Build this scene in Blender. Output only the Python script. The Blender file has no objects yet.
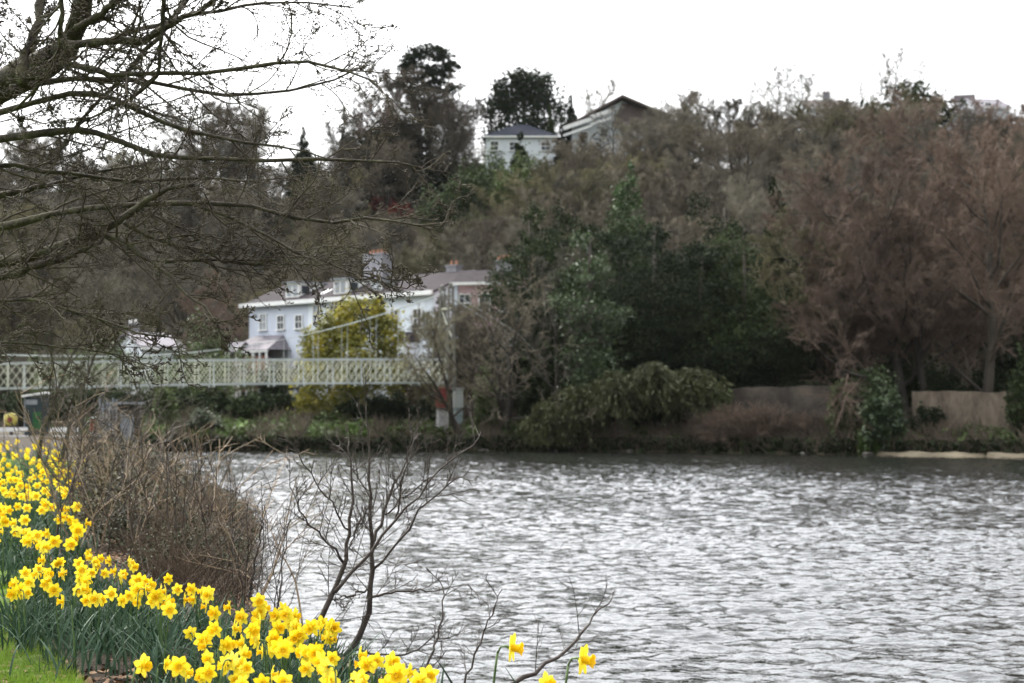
import bpy, math, random
import numpy as np
from mathutils import Vector as V
from mathutils import noise as mnoise

sc = bpy.context.scene
C = sc.collection
R = math.radians
FPX, CAMZ, HOR = 1707.0, 3.0, 407.0
PITCH = math.atan((HOR-341.5)/FPX)

def at(px, py, Y):
    """the point that shows at pixel (px, py) of the photograph at depth Y"""
    u = (px-512)/FPX; v = (341.5-py)/FPX
    c, s = math.cos(PITCH), math.sin(PITCH)
    dx, dy, dz = u, c - v*s, s + v*c
    k = Y/dy
    return V((dx*k, Y, CAMZ+dz*k))

# ------------------------------------------------------------------ materials
def newmat(name):
    m = bpy.data.materials.new(name); m.use_nodes = True
    nt = m.node_tree; nt.nodes.clear()
    return m, nt, nt.nodes, nt.links

def ramp(N, stops):
    r = N.new('ShaderNodeValToRGB'); e = r.color_ramp.elements
    while len(e) > 1: e.remove(e[-1])
    e[0].position = stops[0][0]; e[0].color = (*stops[0][1], 1)
    for p, c in stops[1:]:
        q = e.new(p); q.color = (*c, 1)
    return r

def mat(name, cols, scale=3.0, rough=0.8, detail=5.0, obj_rand=0.0, transl=0.0, bump=0.0, bscale=None, metal=0.0, coords='Object', stretch=(1,1,1), spec=0.3, nrough=0.6):
    """noise driven colour between the stops of cols, shifted per object"""
    m, nt, N, L = newmat(name)
    out = N.new('ShaderNodeOutputMaterial'); p = N.new('ShaderNodeBsdfPrincipled')
    tc = N.new('ShaderNodeTexCoord'); mp = N.new('ShaderNodeMapping'); mp.inputs['Scale'].default_value = stretch
    L.new(tc.outputs[coords], mp.inputs[0])
    nz = N.new('ShaderNodeTexNoise'); nz.inputs['Scale'].default_value = scale; nz.inputs['Detail'].default_value = detail; nz.inputs['Roughness'].default_value = nrough
    L.new(mp.outputs[0], nz.inputs['Vector'])
    fac = nz.outputs['Fac']
    if obj_rand:
        oi = N.new('ShaderNodeObjectInfo'); a = N.new('ShaderNodeMath'); a.operation = 'MULTIPLY_ADD'
        L.new(oi.outputs['Random'], a.inputs[0]); a.inputs[1].default_value = obj_rand; a.inputs[2].default_value = -obj_rand/2
        b = N.new('ShaderNodeMath'); b.operation = 'ADD'; b.use_clamp = True
        L.new(a.outputs[0], b.inputs[0]); L.new(fac, b.inputs[1]); fac = b.outputs[0]
    n = len(cols)
    if isinstance(cols[0][0], (int, float)) : stops = [(0.3+0.4*i/max(1, n-1), c) for i, c in enumerate(cols)]
    else: stops = cols
    r = ramp(N, stops); L.new(fac, r.inputs[0])
    L.new(r.outputs[0], p.inputs['Base Color'])
    p.inputs['Roughness'].default_value = rough; p.inputs['Metallic'].default_value = metal
    p.inputs['Specular IOR Level'].default_value = spec
    if bump:
        nb = N.new('ShaderNodeTexNoise'); nb.inputs['Scale'].default_value = bscale or scale*4; nb.inputs['Detail'].default_value = 6
        L.new(mp.outputs[0], nb.inputs['Vector'])
        bp = N.new('ShaderNodeBump'); bp.inputs['Strength'].default_value = bump; bp.inputs['Distance'].default_value = 0.05
        L.new(nb.outputs['Fac'], bp.inputs['Height']); L.new(bp.outputs[0], p.inputs['Normal'])
    s = p.outputs[0]
    if transl:
        t = N.new('ShaderNodeBsdfTranslucent'); L.new(r.outputs[0], t.inputs['Color'])
        mx = N.new('ShaderNodeMixShader'); mx.inputs[0].default_value = transl
        L.new(s, mx.inputs[1]); L.new(t.outputs[0], mx.inputs[2]); s = mx.outputs[0]
    L.new(s, out.inputs[0])
    return m

M = {}
M['bark_near'] = mat('bark near', [(0.022,0.018,0.013), (0.058,0.050,0.035), (0.09,0.085,0.048)], 9, 0.9, bump=0.6, bscale=40)
M['twig_near'] = mat('twig near', [(0.035,0.026,0.018), (0.070,0.060,0.034)], 6, 0.8)
M['sapling'] = mat('sapling bark', [(0.035,0.027,0.022), (0.09,0.075,0.062)], 14, 0.75, bump=0.3, bscale=60)
M['bramble'] = mat('bramble stem', [(0.060, 0.042, 0.030), (0.125, 0.090, 0.060), (0.22, 0.165, 0.11)], 1.3, 0.8, obj_rand=0.35)
M['dead_stem'] = mat('dead stem', [(0.12,0.08,0.05), (0.30,0.23,0.15)], 1.0, 0.8, obj_rand=0.3)
M['bark_far'] = mat('bark far', [(0.030,0.026,0.021), (0.070,0.060,0.046)], 0.8, 0.9, obj_rand=0.4)
M['twig_brown'] = mat('twigs brown', [(0.070, 0.058, 0.041), (0.155, 0.132, 0.094)], 0.25, 0.9, obj_rand=0.5)
M['twig_grey'] = mat('twigs grey', [(0.076, 0.069, 0.052), (0.165, 0.150, 0.112)], 0.25, 0.9, obj_rand=0.5)
M['twig_olive'] = mat('twigs olive', [(0.075,0.070,0.036), (0.15,0.135,0.07)], 0.25, 0.9, obj_rand=0.5)
M['twig_red'] = mat('twigs red', [(0.095, 0.066, 0.049), (0.190, 0.135, 0.100)], 0.25, 0.9, obj_rand=0.4)
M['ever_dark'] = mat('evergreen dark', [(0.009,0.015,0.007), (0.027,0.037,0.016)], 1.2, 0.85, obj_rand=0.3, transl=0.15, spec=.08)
M['ever_mid'] = mat('evergreen mid', [(0.015,0.025,0.010), (0.044,0.060,0.023)], 1.0, 0.8, spec=.1, obj_rand=0.3, transl=0.2)
M['ivy'] = mat('ivy leaf', [(0.024,0.042,0.018), (0.068,0.098,0.042), (0.13,0.165,0.08)], 1.4, 0.45, obj_rand=0.2, transl=0.2)
M['conifer'] = mat('conifer needles', [(0.018,0.045,0.012), (0.060,0.105,0.025)], 0.9, 0.6, obj_rand=0.2, transl=0.2)
M['yellowgreen'] = mat('yellow green leaf', [(0.045, 0.062, 0.015), (0.19, 0.185, 0.03), (0.50, 0.42, 0.05)], 0.7, 0.6, transl=0.25)
M['olive_droop'] = mat('drooping olive leaf', [(0.030,0.036,0.012), (0.095,0.100,0.040)], 0.8, 0.6, transl=0.2)
M['hedge'] = mat('hedge leaf', [(0.035,0.055,0.016), (0.10,0.13,0.045)], 0.8, 0.65, obj_rand=0.3, transl=0.2)
M['brushleaf'] = mat('bramble leaf and stem', [(0.030,0.035,0.018), (0.065,0.070,0.032), (0.11,0.095,0.055)], 2.5, 0.7, obj_rand=0.3)
M['greygreen'] = mat('grey green leaf', [(0.06,0.075,0.045), (0.14,0.16,0.10)], 0.8, 0.65, transl=0.15)
M['redshrub'] = mat('red shrub leaf', [(0.14,0.035,0.028), (0.36,0.11,0.085)], 0.8, 0.6, transl=0.2)
M['brackens'] = mat('dead growth', [(0.045,0.036,0.026), (0.10,0.080,0.056), (0.17,0.135,0.10)], 0.6, 0.9, obj_rand=0.3)
M['bankgreen'] = mat('bank weeds', [(0.05,0.045,0.02), (0.06,0.10,0.022), (0.13,0.21,0.04)], 0.5, 0.7, transl=0.2)
M['whitepaint'] = mat('white paint', [(0.70,0.71,0.70), (0.82,0.82,0.80)], 2.0, 0.5)
M['bluewhite'] = mat('pale blue render', [(0.48, 0.52, 0.60), (0.55, 0.59, 0.67)], 0.6, 0.85, bump=0.2)
M['white_wall'] = mat('white render', [(0.60,0.66,0.72), (0.70,0.75,0.79)], 0.6, 0.85, bump=0.2)
M['hill_wall'] = mat('pale hill render', [(0.52,0.56,0.60), (0.66,0.70,0.72)], 0.5, 0.85)
M['pink_wall'] = mat('pink render', [(0.46, 0.31, 0.34), (0.56, 0.41, 0.43)], 0.6, 0.85)
M['slate'] = mat('slate roof', [(0.022, 0.018, 0.020), (0.042, 0.034, 0.037)], 1.5, 0.9, spec=.1, bump=0.4, bscale=9)
M['slate_dark'] = mat('dark slate roof', [(0.020,0.022,0.030), (0.036,0.040,0.050)], 1.5, 0.95, spec=.03, bump=0.4, bscale=9)
M['roof_brown'] = mat('brown roof', [(0.055,0.042,0.038), (0.095,0.072,0.062)], 1.5, 0.8, bump=0.4, bscale=9)
M['roof_light'] = mat('pale grey roof', [(0.10,0.092,0.105), (0.16,0.145,0.16)], 1.0, 0.7)
M['chimney'] = mat('rendered chimney', [(0.19,0.19,0.21), (0.27,0.26,0.28)], 1.0, 0.9)
M['brick'] = mat('red brick', [(0.22,0.10,0.07), (0.32,0.16,0.11)], 2.0, 0.9)
M['pot'] = mat('clay pot', [(0.28,0.13,0.08), (0.36,0.19,0.12)], 2.0, 0.9)
M['glass'] = mat('window glass', [(0.02,0.025,0.03), (0.05,0.06,0.07)], 0.8, 0.12, spec=0.6)
M['curtain'] = mat('curtained glass', [(0.20,0.22,0.24), (0.32,0.34,0.36)], 0.8, 0.25, spec=0.5)
M['bridge'] = mat('cream green bridge paint', [(0.40,0.43,0.36), (0.55,0.57,0.45), (0.63,0.63,0.50)], 0.5, 0.55)
M['bridge_grey'] = mat('grey bridge paint', [(0.37,0.41,0.40), (0.52,0.55,0.52)], 0.5, 0.55)
M['deckwood'] = mat('deck boards', [(0.10,0.09,0.08), (0.18,0.165,0.14)], 2, 0.8)
M['redpaint'] = mat('faded red paint', [(0.17,0.035,0.03), (0.30,0.075,0.06)], 1.4, 0.7)
M['paleblock'] = mat('pale pedestal paint', [(0.16,0.14,0.13), (0.36,0.35,0.34), (0.50,0.50,0.49)], 2.2, 0.85)
M['tealblock'] = mat('pale teal paint', [(0.20,0.26,0.26), (0.32,0.38,0.38)], 2.2, 0.85)
M['stone'] = mat('old stone', [(0.025,0.021,0.018), (0.060,0.050,0.040), (0.11,0.092,0.07)], 0.8, 0.95, bump=0.8, bscale=3)
M['planks'] = mat('weathered concrete wall', [(0.045,0.036,0.028), (0.13,0.105,0.078), (0.21,0.17,0.125)], 0.9, 0.95, bump=0.5, bscale=4, stretch=(1.6,1.6,0.6), nrough=.75)
M['sandbank'] = mat('muddy sand', [(0.10,0.082,0.055), (0.22,0.185,0.125)], 0.8, 0.9, bump=0.5, bscale=3)
M['rock'] = mat('river rock', [(0.06,0.055,0.048), (0.19,0.175,0.15)], 1.6, 0.85, bump=0.5, bscale=6)
M['kiosk'] = mat('dark blue green metal', [(0.015,0.026,0.032), (0.030,0.046,0.052)], 1.5, 0.5)
M['greenpanel'] = mat('bright green panel', [(0.012,0.07,0.022), (0.025,0.11,0.035)], 1.5, 0.5)
M['buoy'] = mat('yellow plastic', [(0.38,0.33,0.07), (0.50,0.44,0.12)], 2, 0.5)
M['greymetal'] = mat('grey metal', [(0.16,0.18,0.20), (0.26,0.28,0.30)], 2, 0.5)
M['towerpaint'] = mat('weathered tower paint', [(0.11,0.11,0.095), (0.20,0.20,0.17)], 2, 0.7)
M['darkwood'] = mat('dark timber', [(0.03,0.026,0.022), (0.06,0.05,0.04)], 2, 0.85)
M['petal'] = mat('daffodil petal', [(0.84, 0.66, 0.02), (0.93, 0.80, 0.07)], 12, 0.55, obj_rand=0.4, transl=0.35, spec=0.2)
M['trumpet'] = mat('daffodil trumpet', [(0.85, 0.50, 0.004), (0.93, 0.62, 0.015)], 12, 0.55, obj_rand=0.4, transl=0.3, spec=0.2)
M['daffleaf'] = mat('daffodil leaf', [(0.014,0.034,0.018), (0.034,0.068,0.038), (0.075,0.12,0.075)], 5, 0.58, spec=.15, transl=0.15, obj_rand=0.3)
M['stemgreen'] = mat('daffodil stem', [(0.05,0.10,0.03), (0.10,0.16,0.05)], 5, 0.5, obj_rand=0.3)
M['sheath'] = mat('papery sheath', [(0.12,0.08,0.04), (0.25,0.18,0.10)], 20, 0.8)
M['grassblade'] = mat('grass blade', [(0.07,0.13,0.012), (0.15,0.25,0.025), (0.25,0.36,0.05)], 2.0, 0.55, transl=0.3)
M['litter'] = mat('dead leaf', [(0.06,0.035,0.02), (0.19,0.11,0.06), (0.30,0.20,0.12)], 9, 0.8)
M['path'] = mat('asphalt path', [(0.06,0.06,0.06), (0.09,0.088,0.085)], 4, 0.9, bump=0.3)

# ------------------------------------------------------------------ mesh helpers
def link(name, me, mats, parent=None, smooth=False):
    for m in (mats if isinstance(mats, (list, tuple)) else [mats]): me.materials.append(m)
    if smooth and len(me.polygons):
        me.polygons.foreach_set('use_smooth', np.ones(len(me.polygons), dtype=bool))
    o = bpy.data.objects.new(name, me); C.objects.link(o)
    if parent is not None: o.parent = parent
    return o

def mesh_np(name, verts, quads, midx=None):
    verts = np.asarray(verts, dtype=np.float32); quads = np.asarray(quads, dtype=np.int32)
    k = quads.shape[1]
    me = bpy.data.meshes.new(name)
    me.vertices.add(len(verts)); me.vertices.foreach_set('co', verts.ravel())
    me.loops.add(quads.size); me.loops.foreach_set('vertex_index', quads.ravel())
    me.polygons.add(len(quads))
    me.polygons.foreach_set('loop_start', np.arange(0, quads.size, k, dtype=np.int32))
    if midx is not None: me.polygons.foreach_set('material_index', np.asarray(midx, dtype=np.int32))
    me.update(calc_edges=True)
    return me

def sticks(P0, P1, r0, r1, sides=3):
    """a tapered prism for every segment"""
    P0 = np.asarray(P0, float); P1 = np.asarray(P1, float); r0 = np.asarray(r0, float); r1 = np.asarray(r1, float)
    d = P1-P0; ln = np.linalg.norm(d, axis=1, keepdims=True)+1e-9; d = d/ln
    ref = np.where(np.abs(d[:, 2:3]) < 0.9, np.array([[0, 0, 1.0]]), np.array([[1.0, 0, 0]]))
    a = np.cross(d, ref); a /= np.linalg.norm(a, axis=1, keepdims=True)+1e-9
    b = np.cross(d, a)
    n = len(P0); vs = np.empty((n, sides*2, 3))
    for i in range(sides):
        t = 2*math.pi*i/sides; o = a*math.cos(t)+b*math.sin(t)
        vs[:, i] = P0+o*r0[:, None]; vs[:, sides+i] = P1+o*r1[:, None]
    base = (np.arange(n)*sides*2)[:, None]
    q = np.concatenate([base+np.array([[i, (i+1) % sides, sides+(i+1) % sides, sides+i]]) for i in range(sides)], axis=0)
    return vs.reshape(-1, 3), q

def cards(P, size, rs, aspect=1.6, flat=0.0, down=None):
    """small leaf shaped quads (rhombi) with random attitude; flat pulls their normals upward; down gives their long axis"""
    P = np.asarray(P, float); n = len(P)
    nr = rs.normal(size=(n, 3)); nr[:, 2] = np.abs(nr[:, 2])+flat; nr /= np.linalg.norm(nr, axis=1, keepdims=True)
    t = rs.normal(size=(n, 3)) if down is None else down+rs.normal(size=(n, 3))*0.25
    u = t-nr*(t*nr).sum(1, keepdims=True); u /= np.linalg.norm(u, axis=1, keepdims=True)+1e-9
    v = np.cross(nr, u)
    s = (size*(0.6+0.8*rs.rand(n)))[:, None] if np.isscalar(size) else size[:, None]
    vs = np.stack([P-u*s*aspect*.5, P+v*s*.5-u*s*.1, P+u*s*aspect*.5, P-v*s*.5-u*s*.1], axis=1)
    q = (np.arange(n)*4)[:, None]+np.array([[0, 1, 2, 3]])
    return vs.reshape(-1, 3), q

def merge(*vq):
    V_, Q_, off = [], [], 0
    for v, q in vq:
        if len(v) == 0: continue
        V_.append(v); Q_.append(q+off); off += len(v)
    return np.concatenate(V_), np.concatenate(Q_)

class MB:
    """collects boxes, tubes, extrusions into one mesh"""
    def __init__(s): s.v = []; s.f = []; s.m = []
    def poly(s, pts, faces, mi=0):
        b = len(s.v); s.v += [tuple(p) for p in pts]; s.f += [tuple(b+i for i in f) for f in faces]; s.m += [mi]*len(faces)
    def box(s, c, d, rz=0, mi=0, taper=1.0):
        cx, cy, cz = c; x, y, z = d[0]/2, d[1]/2, d[2]/2; co, si = math.cos(rz), math.sin(rz)
        pts = []
        for k, t in ((-z, 1), (z, taper)):
            for sx, sy in ((-x, -y), (x, -y), (x, y), (-x, y)):
                px, py = sx*t, sy*t
                pts.append((cx+px*co-py*si, cy+px*si+py*co, cz+k))
        s.poly(pts, [(0,3,2,1), (4,5,6,7), (0,1,5,4), (1,2,6,5), (2,3,7,6), (3,0,4,7)], mi)
    def bar(s, a, b, w, h=None, mi=0):
        """rectangular bar from a to b"""
        h = h or w; a = V(a); b = V(b); d = (b-a).normalized()
        ref = V((0,0,1)) if abs(d.z) < .9 else V((0,1,0))
        x = d.cross(ref).normalized(); y = x.cross(d)
        pts = [p+x*sx*w/2+y*sy*h/2 for p in (a, b) for sx, sy in ((-1,-1), (1,-1), (1,1), (-1,1))]
        s.poly(pts, [(0,3,2,1), (4,5,6,7), (0,1,5,4), (1,2,6,5), (2,3,7,6), (3,0,4,7)], mi)
    def tube(s, pts, rad, sides=6, mi=0, cap=True):
        pts = [V(p) for p in pts]; n = len(pts); b = len(s.v)
        if not hasattr(rad, '__len__'): rad = [rad]*n
        prev = None
        for i, p in enumerate(pts):
            d = (pts[min(i+1, n-1)]-pts[max(i-1, 0)]).normalized()
            if prev is None:
                ref = V((0,0,1)) if abs(d.z) < .9 else V((1,0,0)); x = d.cross(ref).normalized()
            else:
                x = prev-d*prev.dot(d); x = x.normalized() if x.length > 1e-6 else d.cross(V((0,0,1))).normalized()
            prev = x; y = d.cross(x)
            for k in range(sides):
                t = 2*math.pi*k/sides; s.v.append(tuple(p+(x*math.cos(t)+y*math.sin(t))*rad[i]))
        for i in range(n-1):
            for k in range(sides):
                s.f.append((b+i*sides+k, b+i*sides+(k+1) % sides, b+(i+1)*sides+(k+1) % sides, b+(i+1)*sides+k)); s.m.append(mi)
        if cap:
            s.f.append(tuple(b+k for k in range(sides))[::-1]); s.m.append(mi)
            s.f.append(tuple(b+(n-1)*sides+k for k in range(sides))); s.m.append(mi)
    def build(s, name, mats, parent=None, smooth=False):
        me = bpy.data.meshes.new(name); me.from_pydata(s.v, [], s.f)
        me.polygons.foreach_set('material_index', s.m); me.update()
        return link(name, me, mats, parent, smooth)

def tag(o, label=None, cat=None, group=None, kind=None):
    if label: o['label'] = label
    if cat: o['category'] = cat
    if group: o['group'] = group
    if kind: o['kind'] = kind
    return o

def empty(name, loc, rz=0):
    o = bpy.data.objects.new(name, None); C.objects.link(o); o.location = loc; o.rotation_euler = (0, 0, rz); o.empty_display_size = 0.3
    return o

def copy_tree(o, parent=None):
    c = o.copy(); C.objects.link(c); c.parent = parent
    for ch in list(o.children): copy_tree(ch, c)
    return c

def sstep(a, b, x):
    t = np.clip((x-a)/(b-a), 0, 1); return t*t*(3-2*t)

# ------------------------------------------------------------------ terrain
NB_Y = [-400, -40, 0, 5, 8, 12, 18.5, 26, 38, 50, 60, 80, 100, 112, 118, 400]
NB_X = [30, 6, 3.8, 3.5, 2.5, 0.65, -1.3, -3.9, -6.0, -9.2, -12.5, -17, -22.5, -26, -60, -500]
FB_X = [-900, -60, -26, -8, 0, 12, 25, 33, 60, 900]
FB_Y = [118, 118, 116.5, 116, 116.5, 113, 106, 101.5, 96, 60]
def near_d(x, y): return np.interp(y, NB_Y, NB_X)-x
def far_d(x, y): return y-np.interp(x, FB_X, FB_Y)
def terrain(x, y):
    x = np.asarray(x, float); y = np.asarray(y, float)
    dn = near_d(x, y); df = far_d(x, y)
    wn = 2.6+0.02*np.clip(y, 0, 60)
    zn = np.where(dn > 0, 1.52*sstep(-0.3, wn, dn)+0.25*sstep(4, 14, dn), np.maximum(-1.6, dn*0.5+0.0))
    zn = zn-0.04*(dn <= 0)
    zf = np.where(df > 0, 1.0*sstep(-.5, 1.6, df)+1.2*sstep(1, 9, df), np.maximum(-1.6, df*0.5))
    # the far side climbs to a ridge
    az = x/np.maximum(y, 40)*FPX+512
    crest = np.interp(az, [-600, 0, 300, 450, 560, 700, 1024, 1700], [35, 35.5, 34.5, 36, 37.5, 39, 40, 40])
    y0 = np.interp(az, [0, 300, 450, 560, 700, 1024], [158, 162, 158, 134, 126, 120])
    t = np.clip((y-y0)/(258-y0), 0, 1)
    hill = (crest-2.2)*(0.55*t+0.45*t*t*(3-2*t))
    hill = np.where(df > 0, hill, 0)
    z = np.where(y > 90, np.maximum(zf, zn), zn)
    return z+hill
def tz(x, y): return float(terrain(x, y))

def build_terrain():
    xs = np.unique(np.concatenate([np.linspace(-2500, -120, 18), np.linspace(-120, -30, 50), np.linspace(-30, -12, 60), np.linspace(-12, 6, 150), np.linspace(6, 60, 60), np.linspace(60, 130, 30), np.linspace(130, 2500, 18)]))
    ys = np.unique(np.concatenate([np.linspace(-1500, -20, 12), np.linspace(-20, 2, 20), np.linspace(2, 30, 190), np.linspace(30, 95, 80), np.linspace(95, 135, 110), np.linspace(135, 300, 70), np.linspace(300, 3000, 14)]))
    X, Y = np.meshgrid(xs, ys)
    Z = terrain(X, Y)
    rs = np.random.RandomState(1)
    land = Z > 0.05
    n1 = np.sin(X*1.7+np.sin(Y*1.1)*1.3)*np.cos(Y*1.9+np.sin(X*.7))*0.03+rs.rand(*X.shape)*0.03
    n2 = np.sin(X*.31+1.3*np.sin(Y*.23))*np.cos(Y*.27+X*.05)*0.35
    Z = Z+np.where(land, n1+np.where(Y > 118, n2, 0), 0)
    ny, nx = X.shape
    idx = np.arange(nx*ny).reshape(ny, nx)
    q = np.stack([idx[:-1, :-1], idx[:-1, 1:], idx[1:, 1:], idx[1:, :-1]], -1).reshape(-1, 4)
    me = mesh_np('ground', np.stack([X, Y, Z], -1).reshape(-1, 3), q)
    m, nt, N, L = newmat('ground soil and grass')
    out = N.new('ShaderNodeOutputMaterial'); p = N.new('ShaderNodeBsdfPrincipled'); p.inputs['Roughness'].default_value = .95; p.inputs['Specular IOR Level'].default_value = .15
    ge = N.new('ShaderNodeNewGeometry'); sp = N.new('ShaderNodeSeparateXYZ'); L.new(ge.outputs['Position'], sp.inputs[0])
    def noise(s, d=6):
        n = N.new('ShaderNodeTexNoise'); n.inputs['Scale'].default_value = s; n.inputs['Detail'].default_value = d; L.new(ge.outputs['Position'], n.inputs['Vector']); return n
    n1 = noise(3.0); soil = ramp(N, [(0.3, (0.018, 0.014, 0.009)), (0.7, (0.050, 0.038, 0.026))]); L.new(n1.outputs['Fac'], soil.inputs[0])
    n2 = noise(5.0); gr = ramp(N, [(0.3, (0.045, 0.085, 0.010)), (0.7, (0.12, 0.19, 0.022))]); L.new(n2.outputs['Fac'], gr.inputs[0])
    # grass on the near bank: where x < -1.9 - (y-9)*.22 ; soil elsewhere
    a = N.new('ShaderNodeMath'); a.operation = 'MULTIPLY_ADD'; L.new(sp.outputs['Y'], a.inputs[0]); a.inputs[1].default_value = 0.21
    mn_ = N.new('ShaderNodeMath'); mn_.operation = 'MINIMUM'; L.new(sp.outputs['Y'], mn_.inputs[0]); mn_.inputs[1].default_value = 20.0
    ml_ = N.new('ShaderNodeMath'); ml_.operation = 'MULTIPLY_ADD'; L.new(mn_.outputs[0], ml_.inputs[0]); ml_.inputs[1].default_value = .09; L.new(sp.outputs['X'], ml_.inputs[2]); L.new(ml_.outputs[0], a.inputs[2])
    n3 = noise(2.0)
    fr_ = N.new('ShaderNodeMath'); fr_.operation = 'SUBTRACT'; L.new(sp.outputs['Y'], fr_.inputs[0]); fr_.inputs[1].default_value = 46.0
    fm_ = N.new('ShaderNodeMath'); fm_.operation = 'MAXIMUM'; L.new(fr_.outputs[0], fm_.inputs[0]); fm_.inputs[1].default_value = 0.0
    fa_ = N.new('ShaderNodeMath'); fa_.operation = 'MULTIPLY_ADD'; L.new(fm_.outputs[0], fa_.inputs[0]); fa_.inputs[1].default_value = 0.9; L.new(a.outputs[0], fa_.inputs[2]); a = fa_
    b = N.new('ShaderNodeMath'); b.operation = 'MULTIPLY_ADD'; L.new(n3.outputs['Fac'], b.inputs[0]); b.inputs[1].default_value = 0.8; L.new(a.outputs[0], b.inputs[2])
    mr = N.new('ShaderNodeMapRange'); L.new(b.outputs[0], mr.inputs['Value']); mr.inputs['From Min'].default_value = 0.75; mr.inputs['From Max'].default_value = 0.35
    mx = N.new('ShaderNodeMix'); mx.data_type = 'RGBA'; L.new(mr.outputs[0], mx.inputs['Factor']); L.new(soil.outputs[0], mx.inputs['A']); L.new(gr.outputs[0], mx.inputs['B'])
    # beyond the river: woodland floor
    n4 = noise(0.4, 8); wf = ramp(N, [(0.3, (0.030, 0.026, 0.017)), (0.55, (0.060, 0.052, 0.032)), (0.75, (0.06, 0.075, 0.028))]); L.new(n4.outputs['Fac'], wf.inputs[0])
    m2 = N.new('ShaderNodeMapRange'); L.new(sp.outputs['Y'], m2.inputs['Value']); m2.inputs['From Min'].default_value = 88; m2.inputs['From Max'].default_value = 92
    mx2 = N.new('ShaderNodeMix'); mx2.data_type = 'RGBA'; L.new(m2.outputs[0], mx2.inputs['Factor']); L.new(mx.outputs['Result'], mx2.inputs['A']); L.new(wf.outputs[0], mx2.inputs['B'])
    L.new(mx2.outputs['Result'], p.inputs['Base Color'])
    nb = noise(12); bp = N.new('ShaderNodeBump'); bp.inputs['Strength'].default_value = .6; bp.inputs['Distance'].default_value = .04; L.new(nb.outputs['Fac'], bp.inputs['Height']); L.new(bp.outputs[0], p.inputs['Normal'])
    L.new(p.outputs[0], out.inputs[0])
    o = link('ground', me, m, smooth=True); tag(o, 'river banks and wooded hillside ground', kind='structure')

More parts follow.
